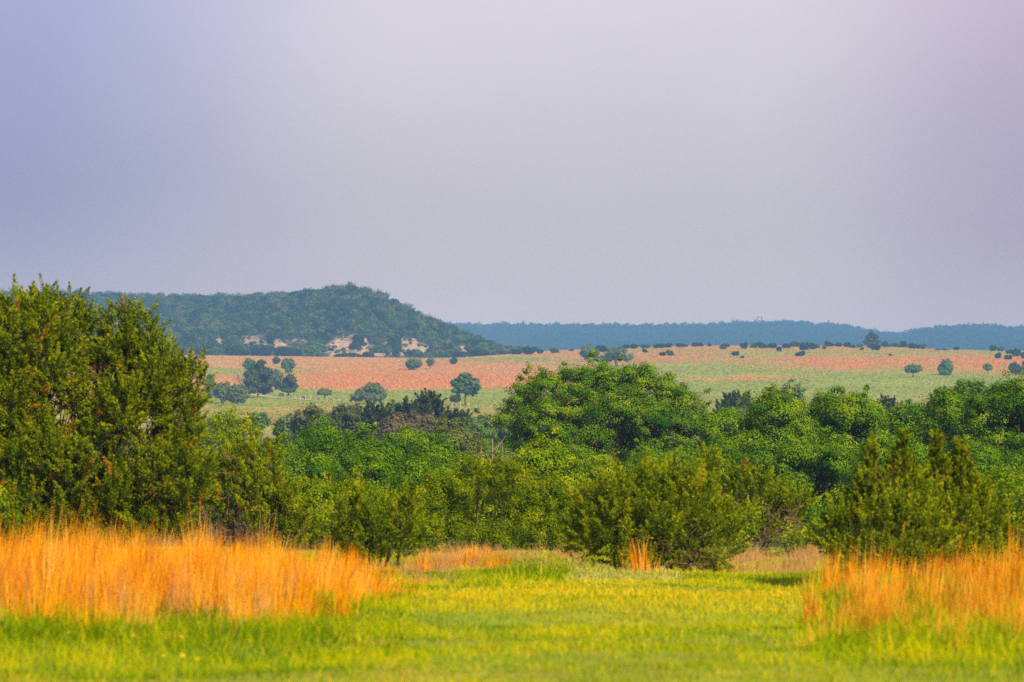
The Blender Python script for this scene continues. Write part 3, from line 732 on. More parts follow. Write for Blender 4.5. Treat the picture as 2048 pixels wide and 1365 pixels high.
hedge(876, 940, 830, 890, 580, 110, 'dark green bushy tree beyond the brownish thicket', 'hedge_juniper', 'j', 7)
hedge(922, 992, 832, 895, 575, 111, 'rounded grey-green hedge tree beside the oak', 'far_green', n=7)
hedge(985, 1030, 842, 900, 590, 112, 'hedge tree just showing past the oak edge', 'far_green')
hedge(1436, 1510, 794, 860, 620, 113, 'dark flat-topped juniper beyond the gap in the treeline', 'hedge_juniper', 'j', 8)
hedge(1426, 1520, 818, 880, 560, 114, 'grey-green thicket under the dark flat-topped juniper', 'far_green')
hedge(1558, 1606, 778, 850, 640, 115, 'grey-green tree peeping above the ragged treeline', 'far_green')
hedge(1628, 1664, 796, 860, 600, 116, 'blue-green tree showing in a notch of the treeline', 'far_green')
hedge(1756, 1796, 808, 870, 560, 117, 'bluish shrubby tree in the notch beside the flat-topped tree', 'hedge_juniper', 'j')
hedge(1860, 1932, 786, 870, 640, 118, 'dark sloping juniper clump in front of the pale rounded tree', 'hedge_juniper', 'j', 8)
hedge(1896, 1980, 766, 860, 680, 119, 'pale grey-green rounded tree above the dark sloping juniper', 'far_green', n=8)
hedge(380, 500, 842, 900, 620, 120, 'hedge tree seen past the shoulder of the largest juniper', 'hedge_olive')

# ---------------------------------------------------------------- PASTURE TREES
PG = 'trees scattered on the pasture'
def ptree(px0, px1, top, base, label, mat, seed, n=5, crown_bot=None, name='pasture_tree', kind='l', pl=None, L=.62, den=1.0, fork=.35, r0=None, bark='bark'):
    rng = np.random.default_rng(seed)
    pxc = (px0 + px1) / 2; pl_given = pl is not None
    d = hit(pxc, base, 900) if base > crest_row(pxc) + 1 else D1
    if pl is None:
        Ls, w = dome(px0, px1, top, crown_bot or base, n, rng, .22, .42, sprig=4)
        pl = [(a, b, c, e, f * w * .35) for a, b, c, e, f in Ls]
    m = d / F; W = (px1 - px0) * m
    fine = pl_given or name == 'pine_tree'
    q = dict(sp=max(.5, W * (.075 if fine else .105)), rc=max(.4, W * (.045 if fine else .085)), nl=int((30 if fine else 44) * den), L=L, W=L * .6, r0=r0 or W * .03, fr=.25, rt=max(.04, W * .006), zmin=.15, flat=.8, fork=fork)
    if kind == 'j': q.update(tl=1.1, tr=.4, up=1.1, brown=0, nl=int(30 * den), W=L * .55)
    return build_tree(name, label, 'tree', PG, pxc, d, pl, kind, seed, M and mat, q, bark, dscale=1.0)
z0 = 0.
ptree(490, 542, 720, 796, 'largest pine on the pasture, dark with tiered ragged branches, beside the pale track', 'pine', 200, name='pine_tree', L=.7, den=1.3,
      pl=[(523, 728, 9, 8, 0), (513, 738, 16, 9, 20), (532, 745, 14, 9, -10), (508, 750, 20, 10, 0), (528, 760, 18, 10, 30), (505, 764, 16, 9, -20), (516, 772, 26, 9, 10), (540, 768, 10, 8, 0), (500, 780, 18, 7, -30), (530, 782, 14, 7, 20)], r0=.4, fork=.75, bark='bark_red')
ptree(486, 511, 717, 742, 'grey-green round tree peeping from behind the largest pine', 'far_green', 201)
ptree(562, 592, 750, 793, 'smaller pine below the round pasture tree, beside a grazing cow', 'pine', 202, name='pine_tree', L=.65, crown_bot=785,
      pl=[(580, 756, 8, 7, 0), (572, 763, 9, 6, 10), (586, 763, 8, 6, -10), (570, 772, 9, 6, 0), (585, 773, 10, 6, 10), (577, 780, 14, 5, 0)], r0=.3, fork=.7)
ptree(562, 592, 718, 748, 'round dark green tree above the smaller pine', 'far_green', 203, n=6)
ptree(544, 561, 715, 729, 'small thin grey bush near the field top above the pines', 'hedge_dark', 204, n=4, name='pasture_bush')
ptree(543, 566, 740, 778, 'pale thin-leaved tree between the two pines', 'far_pale', 205, den=.5)
ptree(548, 566, 764, 780, 'dark little bush at the foot of the pale thin tree', 'hedge_dark', 206, n=4, name='pasture_bush')
ptree(452, 498, 772, 812, 'sprawling light green thicket below the dead tree', 'far_pale', 207, n=8, den=.9)
ptree(408, 432, 752, 800, 'bluish tree at the shoulder of the largest juniper', 'far_green', 208)
ptree(428, 466, 768, 808, 'light green shrubby tree by the track, beside the sprawling thicket', 'far_pale', 209, n=6)
ptree(811, 844, 718, 741, 'round dark bush on the orange slope below the sandy bank', 'far_green', 210, n=6, name='pasture_bush')
ptree(853, 869, 717, 739, 'sparse thin sapling on the orange slope', 'far_pale', 211, den=.4, crown_bot=734)
ptree(900, 915, 717, 730, 'small dark bush on the green strip above the tall lone tree', 'hedge_dark', 212, n=4, name='pasture_bush')
ptree(900, 962, 747, 812, 'tall lone tree with a bare trunk and a ragged rounded crown by the fence', 'far_green', 213, name='lone_tree', den=1.1,
      pl=[(930, 758, 16, 11, 0), (918, 768, 14, 11, 10), (944, 768, 15, 12, -10), (930, 776, 20, 13, 0), (908, 766, 7, 4, 0), (953, 775, 9, 7, 0), (914, 782, 10, 6, 0), (940, 784, 14, 8, 10)], r0=.3, fork=.6, bark='bark_red')
ptree(900, 920, 792, 814, 'small dark round tree beside the trunk of the tall lone tree', 'hedge_dark', 214, n=5, crown_bot=806)
ptree(705, 772, 766, 809, 'broad round light green tree by the fence near the black cow', 'far_pale', 215, den=1.2,
      pl=[(748, 780, 20, 13, 0), (730, 788, 20, 12, 10), (762, 788, 11, 13, 0), (715, 795, 12, 9, 0), (745, 795, 24, 10, -15)], fork=.3)
ptree(634, 664, 780, 799, 'small umbrella-shaped tree behind the fence', 'far_pale', 216, n=5, crown_bot=789)
ptree(1160, 1190, 691, 721, 'pale grey-green tree just beyond the oak top', 'far_pale', 217, n=6)
ptree(1168, 1200, 700, 724, 'lower bluish tree between the pale tree and the spreading oak', 'far_green', 218, n=5)
ptree(1200, 1267, 693, 734, 'spreading open-crowned oak on the ridge pasture with visible limbs', 'far_green', 219, den=.8,
      pl=[(1236, 703, 18, 9, 0), (1214, 716, 15, 9, 10), (1255, 716, 13, 8, 0), (1232, 712, 16, 6, 15), (1222, 705, 10, 8, -10), (1205, 722, 8, 6, 0)], fork=.35, r0=.7)
ptree(1809, 1844, 731, 756, 'umbrella-shaped tree on the green field edge', 'far_green', 220, n=6, crown_bot=746)
ptree(1876, 1905, 719, 751, 'tall columnar dark tree on the orange field edge', 'far_green', 221, pl=[(1893, 729, 11, 10, 0), (1886, 738, 10, 9, 5), (1891, 745, 13, 8, 0), (1897, 736, 8, 9, -5)])
ptree(1966, 1985, 729, 751, 'sparse pale sapling tree beyond the columnar tree', 'far_pale', 222, den=.35, crown_bot=742)
ptree(2017, 2040, 727, 750, 'dark rounded tree at the field edge beside the picture border', 'hedge_dark', 223, n=5)
ptree(2034, 2064, 736, 751, 'low dark bush adjoining the rounded tree at the picture border', 'hedge_dark', 224, n=4, name='pasture_bush')
ptree(1729, 1761, 661, 696, 'lone tall pine on the ridge crest standing above all the junipers', 'pine', 225, name='pine_tree', L=.8, den=1.2,
      pl=[(1744, 668, 6, 5, 0), (1738, 674, 7, 4, 5), (1750, 674, 7, 4, -5), (1743, 680, 12, 4, 0), (1753, 684, 8, 3, 0), (1734, 684, 8, 3, 0), (1744, 687, 13, 4, 0)], r0=.5, fork=.6, bark='bark_red')

# bare dead tree by the big pine
rng = np.random.default_rng(300); dd = hit(482, 776, 900); s = dd / F; x = (482 - CX) * s; zb = g1(x, dd); H = 30 * s
T = Tubes(); T.branch((0, 0, -.3), (-.3, 0, H * .45), .35, .22, rng, 4, .03)
for k in range(14):
    a = rng.uniform(-1, 1); e = np.array([a * H * .45, rng.normal() * H * .15, H * rng.uniform(.65, 1.0)])
    p = T.branch((-.3, 0, H * rng.uniform(.25, .45)), e, .15, .05, rng, 5, .08)
    for j in range(4): T.branch(p[rng.integers(2, 5)], p[4] + rng.normal(size=3) * H * .14, .06, .03, rng, 3, .06, sides=4)
tag(link('dead_tree', T.mesh('dead_tree', M['dead']), None, (x, dd, zb)), 'bare leafless tree beside the largest pasture pine', 'dead tree')

# ---------------------------------------------------------------- CREST JUNIPERS (shared meshes)
def proto_j(seed, spiky):
    rng = np.random.default_rng(seed)
    lob = [(rng.uniform(-.08, .08), 0, .34, .32, .34, .34)] + [(rng.uniform(-.34, .34), rng.uniform(-.3, .3), rng.uniform(.2, .62), .15, .16, rng.uniform(.18, .34)) for _ in range(7)]
    P, N, Li = lobe_points(lob, .085, rng, .6); P[:, 2] = np.maximum(P[:, 2], .02)
    if True: V, Q, r = juniper_crown(P, N, rng, .20 if spiky else .14, .055, 10, .12, .06, 1.2 if spiky else .7, brown=0)
    else: V, Q, r = leafy_crown(P, N, rng, .11, 10, .13, .09)
    lo, hi = V[:, 0].min(), V[:, 0].max(); V[:, :2] /= (hi - lo); V[:, 2] /= V[:, 2].max()
    return V, Q, r
PJ = []
for k in range(5):
    V, Q, r = proto_j(400 + k, k % 2 == 0)
    PJ.append(quad_mesh('juniper_bush', V, Q, M['hedge_dark' if k != 3 else 'far_green'], rnd=r))
CREST = [
    (1023, 1044, 697, 711, 'dark low juniper at the toe of the wooded hill'), (1044, 1067, 692, 711, 'round dark juniper just off the toe of the wooded hill'), (1073, 1087, 698, 709, 'small squat juniper alone between the hill toe and a wider bush'),
    (1098, 1121, 695, 708, 'broad spiky juniper on the bare crest before the pale tree'), (1137, 1148, 698, 704, 'tiny bush on the bare crest beside the pale tree'), (1189, 1217, 690, 706, 'broad dark juniper behind the spreading ridge oak'),
    (1244, 1261, 689, 699, 'low juniper first in the crest row beyond the ridge oak'), (1259, 1276, 688, 699, 'rounder juniper second in the crest row beyond the ridge oak'), (1279, 1303, 688, 698, 'long low juniper with a solitary bush just below it'),
    (1284, 1296, 696, 707, 'small solitary juniper just below the crest row'), (1306, 1329, 687, 698, 'broad greenish juniper in the crest row above the paired clump'), (1328, 1345, 686, 697, 'dark upright juniper beside the broad greenish one'),
    (1318, 1333, 704, 713, 'lower half of the paired juniper clump on the slope'), (1331, 1350, 699, 713, 'taller half of the paired juniper clump on the slope'), (1350, 1377, 686, 696, 'wide brownish juniper along the crest'),
    (1383, 1396, 684, 695, 'pointed juniper in the crest row before a gap'), (1394, 1407, 686, 695, 'low juniper touching the pointed one in the crest row'), (1415, 1423, 687, 695, 'tiny upright juniper alone in a crest gap'),
    (1437, 1456, 685, 700, 'large round juniper standing forward of the crest row'), (1454, 1460, 688, 696, 'slim juniper tucked behind the large round one'), (1462, 1478, 702, 713, 'two-humped juniper out on the slope with a tiny shrub near'),
    (1481, 1489, 712, 718, 'tiny pale shrub on the slope below the two-humped juniper'), (1480, 1497, 684, 699, 'round juniper starting the longest joined row'), (1498, 1518, 684, 697, 'tall juniper near the start of the longest joined row'), (1514, 1534, 683, 698, 'spiky juniper in the longest joined row'),
    (1533, 1555, 686, 698, 'flat juniper in the longest joined row'), (1553, 1565, 693, 704, 'small juniper set forward below the longest joined row'), (1563, 1583, 687, 698, 'round juniper in the second half of the longest joined row'), (1580, 1603, 682, 695, 'brownish juniper ending the longest joined row'),
    (1590, 1611, 701, 714, 'dark juniper alone on the slope below the broadest crest juniper'), (1598, 1619, 683, 702, 'broadest dark juniper on the crest'), (1617, 1632, 685, 700, 'juniper joined to the broadest dark one'), (1631, 1640, 691, 698, 'low rusty juniper between the broadest one and the pointed pair'),
    (1643, 1654, 689, 700, 'small forward juniper below a pointed crest juniper'), (1648, 1668, 681, 695, 'pointed spreading juniper in the crest row before the lone pine'), (1668, 1686, 685, 695, 'low wide juniper midway to the lone pine'), (1687, 1703, 684, 696, 'round dark juniper with a low skirt, third before the lone pine'),
    (1698, 1712, 690, 698, 'low skirt juniper, between two rounder ones before the lone pine'), (1711, 1726, 687, 697, 'dark juniper closest before the lone pine'), (1719, 1728, 694, 702, 'small brown bush just below the junipers by the lone pine'), (1734, 1746, 688, 698, 'juniper at the foot of the lone pine trunk'),
    (1743, 1762, 689, 702, 'dark round juniper in front of the lone pine'), (1763, 1777, 682, 696, 'tall rounded juniper just past the lone pine'), (1775, 1788, 686, 696, 'low juniper, second past the lone pine'), (1786, 1802, 686, 696, 'low flat juniper before the pointed one past the lone pine'),
    (1801, 1815, 681, 697, 'pointed cone juniper past the lone pine'), (1815, 1833, 686, 699, 'round juniper past the pointed cone'), (1831, 1843, 689, 699, 'small juniper between round ones past the pointed cone'), (1839, 1853, 686, 700, 'last leaning juniper ending the crest row'),
    (1777, 1785, 707, 714, 'tiny bush on the orange edge below the lone pine'), (1869, 1900, 698, 702, 'low brushy strip on the bare crest'), (1908, 1919, 694, 702, 'small spiky bush alone on the bare crest'), (1978, 1993, 690, 704, 'tall juniper of the far pair on the crest'),
    (1992, 2008, 693, 704, 'spiky wide juniper of the far pair on the crest'), (1988, 2004, 704, 719, 'squarish juniper below the far pair'), (2007, 2024, 709, 721, 'round juniper beside the squarish one'), (2013, 2028, 699, 709, 'low juniper joined to a tall round one at the picture border'),
    (2024, 2042, 696, 715, 'tall round juniper at the picture border'), (2040, 2058, 703, 719, 'juniper cut by the picture border'), (2043, 2060, 721, 734, 'small tree above the rounded field-edge tree'),
]
for k, (a, b, t, bt, lab) in enumerate(CREST):
    rng = np.random.default_rng(500 + k); pc = (a + b) / 2
    d = hit(pc, bt - .5, 1500, D1 + 40); s = d / F; x = (pc - CX) * s; zb = g1(x, d)
    o = link('juniper_bush', PJ[k % 5], None, (x, d, zb - .1))
    topz = (CY - t) * s
    o.scale = ((b - a) * s * 1.10, (b - a) * s * 1.1, max(.8, topz - zb + .2)); o.rotation_euler.z = rng.uniform(-.4, .4) + (math.pi if rng.random() < .5 else 0)
    tag(o, lab, 'bush', 'junipers dotted along the ridge crest')

# bushes standing on the sandy bank at the hill foot
BANK = [(402, 447, 700, 722), (452, 480, 690, 712)]
SB = [(500, 545, 690, 712, 'round thicket bush below the pale patches at the hill foot'), (540, 600, 692, 714, 'wide dark thicket bush at the hill foot'), (596, 660, 684, 714, 'largest dark thicket bush at the hill foot beside the bare sand'), (655, 669, 694, 702, 'small round bush at the start of the bare sand'),
      (666, 730, 706, 714, 'low hedge-like bush along the lower edge of the sand'), (695, 716, 685, 701, 'dark round bush in the middle of the bare sand'), (702, 728, 668, 690, 'dark bush above the middle of the bare sand'), (740, 778, 687, 706, 'wide flat-topped dark bush on the sand'),
      (720, 752, 702, 715, 'greenish bush at the lower lip of the sand'), (774, 806, 668, 705, 'tall dark double bush beside the orange sand face'), (782, 800, 700, 713, 'small bush below the tall double bush'), (806, 828, 702, 713, 'low grey bush below the orange sand face'), (826, 848, 703, 714, 'grey-green bush beyond the orange sand face'),
      (850, 880, 696, 714, 'rounded bush between the sand and the last pale patch'), (872, 912, 690, 714, 'broad dark bush near the end of the bank'), (905, 934, 702, 716, 'low bush at the last pale patch'), (935, 975, 696, 716, 'dark bush beyond the last pale patch'),
      (402, 446, 694, 714, 'bluish bush at the hill foot beside the largest juniper'), (446, 500, 690, 713, 'blue-green thicket bush at the hill foot near the pinkish gully')]
for k, (a, b, t, bt, lab) in enumerate(SB):
    pc = (a + b) / 2; row_c = float(crest_row(np.array(pc)))
    if bt >= row_c - 2: d = HF - 8
    else:
        ds = np.linspace(HF, 2900, 3000); rows_ = CY - hill_z((pc - CX) / F * ds, ds) / ds * F
        i = np.where(rows_ <= bt)[0]; d = float(ds[i[0]]) if len(i) else HF
    s = d / F; x = (pc - CX) * s; zb = float(hill_z(np.array([x]), np.array([max(d, HF)]))[0])
    Vs = [0, 1, 3, 4, 2]
    o = link('bank_bush', PJ[Vs[k % 5]], None, (x, d, zb - .3))
    o.scale = ((b - a) * s * 1.05, min((b - a) * s, 9), max(1., (CY - t) * s - zb + .3)); o.rotation_euler.z = (k % 3) * .3
    tag(o, lab, 'bush', 'bushes at the sandy foot of the hill')

# ---------------------------------------------------------------- track, fence, cows
tp = [(470, 789), (500, 790.5), (530, 793), (560, 796), (590, 798.5), (615, 800.5), (640, 802.5)]
pts = []
for i in range(40):
    t = i / 39 * (len(tp) - 1); j = min(int(t), len(tp) - 2); f = t - j
    p = tp[j][0] + (tp[j + 1][0] - tp[j][0]) * f; r_ = tp[j][1] + (tp[j + 1][1] - tp[j][1]) * f
    d = hit(p, r_, 1000); pts.append(((p - CX) / F * d, d))
pts = np.array(pts); V = []
for (x, d), wd in zip(pts, np.linspace(6, 2.5, 40)):
    for k in (-1, 0, 1): V.append((x, d + k * wd, g1(x, d + k * wd) + .16 + (.06 if k == 0 else 0)))
i = np.arange(39)[:, None] * 3 + np.arange(2)[None]; i = i.reshape(-1)
tag(link('track', quad_mesh('track', np.array(V), np.stack([i, i + 1, i + 4, i + 3], -1), M['track'])), None, None, kind='structure')

fl = [(590, 799), (640, 803), (700, 807), (780, 811), (860, 814), (940, 818), (1010, 822)]
root = bpy.data.objects.new('wire_fence', None); COL.objects.link(root)
fp = []
for i in range(30):
    t = i / 29 * (len(fl) - 1); j = min(int(t), len(fl) - 2); f = t - j
    p = fl[j][0] + (fl[j + 1][0] - fl[j][0]) * f; r_ = fl[j][1] + (fl[j + 1][1] - fl[j][1]) * f
    d = hit(p, r_, 1000); x = (p - CX) / F * d; fp.append((x, d, g1(x, d)))
root.location = fp[0]; o0 = np.array(fp[0])
tag(root, 'long wire fence with pale posts crossing the pasture past the cows', 'fence')
rng = np.random.default_rng(8)
for k, p in enumerate(fp):
    h = rng.uniform(1.1, 1.45) * (1.35 if k % 7 == 3 else 1); r_ = .14
    T = Tubes(); T.add([(0, 0, -.2), (0, 0, h * .5), (rng.normal() * .04, 0, h), (rng.normal() * .04, 0, h + .03)], [r_, r_ * .95, r_ * .85, .02], 6)
    link('post', T.mesh('post', M['post']), root, tuple(np.array(p) - o0))
for hgt in (.35, .7, 1.05):
    T = Tubes(); T.add([np.array(p) - o0 + np.array([0, 0, hgt]) for p in fp], [.02] * len(fp), 4)
    link('wire', T.mesh('wire', M['wire']), root)

def cow(px, base, heading, label, mat, graze, face=False):
    d = hit(px, base, 1000); x = (px - CX) / F * d
    bm_v = []; bm_e = []; rr = []
    def v(p, r): bm_v.append(p); rr.append(r); return len(bm_v) - 1
    a = v((-.75, 0, 1.02), (.30, .33)); b = v((-.35, 0, .98), (.37, .40)); c = v((.15, 0, .97), (.37, .41)); e = v((.6, 0, 1.0), (.30, .36))
    bm_e += [(a, b), (b, c), (c, e)]
    nk = v((.95, 0, 1.02 if not graze else .85), (.19, .22)); hd = v((1.2, 0, 1.15 if not graze else .5), (.14, .15)); mz = v((1.5, 0, 1.0 if not graze else .22), (.085, .09))
    bm_e += [(e, nk), (nk, hd), (hd, mz)]
    for sx, y in ((.55, .2), (.55, -.2)):
        k1 = v((sx, y, .68), (.14, .14)); k2 = v((sx + .02, y, .36), (.075, .075)); k3 = v((sx, y, .03), (.065, .065)); bm_e += [(e, k1), (k1, k2), (k2, k3)]
    for sx, y in ((-.72, .2), (-.72, -.2)):
        k1 = v((sx, y, .72), (.17, .16)); k2 = v((sx - .1, y, .42), (.08, .08)); k3 = v((sx - .02, y, .03), (.065, .065)); bm_e += [(a, k1), (k1, k2), (k2, k3)]
    t1 = v((-1.02, 0, 1.1), (.05, .05)); t2 = v((-1.08, 0, .55), (.035, .035)); bm_e += [(a, t1), (t1, t2)]
    for y in (.2, -.2):
        er = v((hd and 1.1, y * 1.3, (1.22 if not graze else .62)), (.05, .03)); bm_e.append((hd, er))
    me = bpy.data.meshes.new('cow'); me.from_pydata(bm_v, bm_e, [])
    o = link('cow', me, None, (x, d, g1(x, d) - .02)); o.rotation_euler.z = heading
    sk = o.modifiers.new('Skin', 'SKIN'); me.skin_vertices[0].data[0].use_root = True
    for i, r_ in enumerate(rr): me.skin_vertices[0].data[i].radius = r_
    ss = o.modifiers.new('Subdivision', 'SUBSURF'); ss.levels = 1; ss.render_levels = 2
    me.materials.append(mat)
    tag(o, label, 'cow', 'cattle grazing by the fence')
    if face:
        T = Tubes(); T.add([(1.12, 0, .62), (1.22, 0, .50), (1.36, 0, .36), (1.53, 0, .20)], [.165, .172, .13, .10], 8)
        link('face', T.mesh('face', M['cow_white']), o)
        T = Tubes(); T.add([(.86, 0, .62), (.90, 0, .80), (1.0, 0, .72)], [.15, .20, .17], 8)
        link('brisket', T.mesh('brisket', M['cow_white']), o)
    return o
cow(563, 794, rad(200), 'dark brown cow grazing side-on below the smaller pine', M['cow_brown'], True)
cow(607, 800.5, rad(-95), 'black cow with a white face, head down towards the viewer by the fence', M['cow_black'], True, True)
cow(702, 806, rad(-80), 'plain black cow standing end-on beside the broad round tree', M['cow_black'], False)

# ---------------------------------------------------------------- MEADOW
def blades(P, h, w, lean, rnd, mat, rng, name, curve=.35):
    """three-point curved blades, two quads each"""
    n = len(P); a = rng.uniform(0, 6.283, n)
    S = np.stack([np.cos(a), np.sin(a) * .6, np.zeros(n)], -1) * (w * .5)[:, None]
    M1 = P + np.stack([lean[:, 0] * h * .35, lean[:, 1] * h * .35, h * .55], -1)
    M2 = P + np.stack([lean[:, 0] * h, lean[:, 1] * h, h * (1 - curve * (lean ** 2).sum(1))], -1)
    V = np.stack([P - S, P + S, M1 + S * .9, M1 - S * .9, M2 + S * .22, M2 - S * .22], 1).reshape(-1, 3)
    i = np.arange(n)[:, None] * 6
    Q = np.concatenate([i + np.array([[0, 1, 2, 3]]), i + np.array([[3, 2, 4, 5]])], 0)
    return quad_mesh(name, V, Q, mat, rnd=np.concatenate([rnd, rnd]))

def scatter(n, d0, d1, p0, p1, rng, pad=1.2):
    d = np.sqrt(rng.uniform(d0 ** 2, d1 ** 2, n))
    lo = (p0 - CX) / F * d - (pad if p0 < 0 else 0); hi = (p1 - CX) / F * d + (pad if p1 > 2048 else 0)
    x = lo + rng.random(n) * (hi - lo)
    return x, d, CX + x / d * F

def xyz(x, d): return np.stack([x, d, ground(x, d) - .02], -1)

# green sward
rng = np.random.default_rng(11)
x, d, p = scatter(420000, 17.5, 80, -120, 2170, rng, 2.0)
n1 = wob(x, d, 4.2, 70); n2 = wob(x, d, 1.3, 71)
tall = (1 - sstep(600, 760, p)) * sstep(34, 38, d) * (1 - sstep(46, 54, d)) + sstep(1600, 1680, p) * sstep(31, 36, d) * (1 - sstep(54, 62, d))
path = sstep(780, 880, p) * (1 - sstep(1590, 1650, p))
h = (.045 + .045 * rng.random(len(x))) * (1 + .4 * n1) + tall * rng.uniform(.03, .16, len(x)) + (1 - path) * sstep(26, 38, d) * rng.uniform(0, .08, len(x))
h = h + .16 * rng.random(len(x)) * np.exp(-((p - 1050) / 90) ** 2 - ((d - 60) / 4) ** 2)
lit_band = sstep(46, 49, d) * (1 - sstep(55, 59, d)) * sstep(760, 900, p) * (1 - sstep(1560, 1660, p)) * np.clip(.75 + .5 * n1, 0, 1)  # band of sunlight put into the grass colour
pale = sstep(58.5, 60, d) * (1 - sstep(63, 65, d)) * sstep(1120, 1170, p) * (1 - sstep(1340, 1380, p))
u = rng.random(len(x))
cls = np.where(u < pale * .8, 2, np.where(u < lit_band * .85 + .04, 1, 0))
n3 = wob(x, d, .45, 72)
h = h * (1 + .45 * n3 + .25 * n2)
rnd = np.clip(.26 + .14 * path * sstep(42, 46, d) * (1 - sstep(57, 61, d)) + .30 * n1 + .22 * n2 + .20 * n3 + rng.normal(0, .14, len(x)), 0, .82)
brown = .8 * np.clip(np.exp(-((p - 850) / 110) ** 2 - ((d - 31) / 1.3) ** 2) + np.exp(-((p - 20) / 120) ** 2 - ((d - 30.5) / 1) ** 2) + .6 * np.exp(-((p - 1330) / 120) ** 2 - ((d - 43.) / 1.2) ** 2), 0, 1)
rnd = np.where(rng.random(len(x)) < brown * .75, 1 - .1 * rng.random(len(x)), rnd)
rnd = rnd - .15 * tall
w = np.full(len(x), .0085) * np.clip(d / 36, .8, 2.0)
lean = rng.normal(0, .55, (len(x), 2))
for k, nm, mt, lab in ((0, 'grass', 'greengrass', 'short bright green grass covering the meadow'), (1, 'grass', 'sunlitgrass', 'grass band across the mown path, sunlight put into its yellow colour'), (2, 'grass', 'palegrass', 'pale bleached grass strip before the feathery juniper')):
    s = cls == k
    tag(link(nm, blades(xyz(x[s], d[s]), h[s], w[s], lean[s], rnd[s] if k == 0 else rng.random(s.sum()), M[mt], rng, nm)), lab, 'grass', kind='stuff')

# tall cured bluestem: clumps of stems fanning from a crown
def bluestem(n_cl, d0, d1, p0, p1, hfun, dens, seed, mat, label, per=56, w=.0064, hr=(.45, 1.0), spread=.11, lean=.10, wind=.05, hvar=(.5, 1.25), amp=.32):
    rng = np.random.default_rng(seed)
    x, d, p = scatter(n_cl, d0, d1, p0, p1, rng, 2.0)
    k = rng.random(n_cl) < dens(p, d); x, d, p = x[k], d[k], p[k]
    H = hfun(p, d) * (1 + amp * wob(x, d * .6, 1.15, seed + 1, 2)) * rng.uniform(*hvar, len(x))
    sz = rng.uniform(.6, 1.3, len(x))
    idx = np.repeat(np.arange(len(x)), per); m = len(idx)
    r = rng.normal(0, spread, (m, 2)) * sz[idx][:, None]; P = np.stack([x[idx] + r[:, 0], d[idx] + r[:, 1]], -1)
    q = np.clip(np.linalg.norm(r, axis=1) / (spread * 2.6), 0, 1)
    h = H[idx] * (1.12 - .55 * q) * rng.uniform(*hr, m)
    cl = rng.normal(0, lean * .8, (len(x), 2)) + np.array([wind, 0])
    ln = cl[idx] + r * .5 + rng.normal(0, lean * .7, (m, 2))
    cr = np.clip(rng.normal(.5, .24, len(x)) + .15 * wob(x, d, 2.5, seed + 2), 0, 1)
    rnd = np.clip(cr[idx] + rng.normal(0, .16, m), 0, 1)
    me = blades(xyz(P[:, 0], P[:, 1]), h, np.full(m, w) * rng.uniform(.6, 1.3, m), ln, rnd, M[mat], rng, 'tall_grass', .2)
    return tag(link('tall_grass', me), label, 'grass', kind='stuff')
fe = lambda p, d: sstep(0, 6, d - (40.3 + sstep(560, 840, p) * 8 + 1.6 * np.sin(p / 47.) + 1.2 * np.sin(p / 17. + 1)))
bluestem(800, 39, 55, -160, 900, lambda p, d: .66 - .3 * sstep(420, 740, p), lambda p, d: .8 * fe(p, d) * (1 - sstep(660, 760, p)), 90, 'drygrass', 'pinkish cured stems mixed low in the orange bluestem', per=30)
bluestem(3000, 39, 68, -160, 860, lambda p, d: .72 - .18 * sstep(420, 640, p) - .36 * sstep(640, 830, p), lambda p, d: .72 * fe(p, d) * (1 - .8 * sstep(740, 850, p)) * (1 - .6 * sstep(56, 64, d)), 80, 'bluestem', 'tall glowing orange bluestem massed below the largest juniper')
bluestem(105, 43, 53, -60, 720, lambda p, d: .94 - .18 * sstep(420, 640, p), lambda p, d: .9 + 0 * p, 87, 'bluestem', 'tallest orange bluestem plumes standing out of the mass', per=60, hvar=(.7, 1.25), spread=.10, lean=.14)
bluestem(1700, 34, 60, 1625, 2220, lambda p, d: .53 + .09 * np.sin(p / 33.) * np.sin(p / 71. + 1), lambda p, d: .36 * sstep(1620, 1740, p) * sstep(0, 7, d - 35 - 1.6 * np.sin(p / 31.)), 81, 'bluestem_dull', 'tall mixed orange and dull bluestem below the twin-spired junipers', per=34)
bluestem(110, 44, 60, 1640, 2200, lambda p, d: .74 + 0 * p, lambda p, d: .9 + 0 * p, 82, 'bluestem', 'brightest upright orange stems standing among the dull bluestem', per=46, lean=.05, spread=.08, hvar=(.6, 1.2))
bluestem(900, 64, 79, 800, 1260, lambda p, d: .24 + .08 * np.exp(-((p - 930) / 70) ** 2) - .12 * sstep(1120, 1250, p), lambda p, d: .5 * sstep(0, .5, .4 + wob(p * .03, d, 1.5, 9)), 83, 'drygrass', 'tangled orange-tan dry grass fringe at the feet of the leafy shrubs', per=30, lean=.32, hvar=(.4, 1.3))
bluestem(130, 66, 74, 880, 1010, lambda p, d: .27 + 0 * p, lambda p, d: .5 + 0 * p, 84, 'bluestem', 'bright orange patch in the dry grass fringe below the dark hollow', per=34, lean=.22, hvar=(.4, 1.25))
bluestem(700, 66, 79, 1380, 1690, lambda p, d: .27 + .06 * np.sin(p / 23.), lambda p, d: .6 + 0 * p, 85, 'drygrass', 'pinkish-tan dry grass beneath the pointed olive juniper', per=30, lean=.25, hvar=(.4, 1.3))
bluestem(420, 58, 70, 560, 900, lambda p, d: .24 + 0 * p, lambda p, d: .4 + 0 * p, 86, 'drygrass', 'thin dry grass behind the ragged end of the tall orange grass', per=26, lean=.2)
bluestem(700, 35, 55, 1600, 2220, lambda p, d: .30 + 0 * p, lambda p, d: .8 + 0 * p, 88, 'greengrass', 'green grass growing up through the dull bluestem', per=26, lean=.25, w=.009)
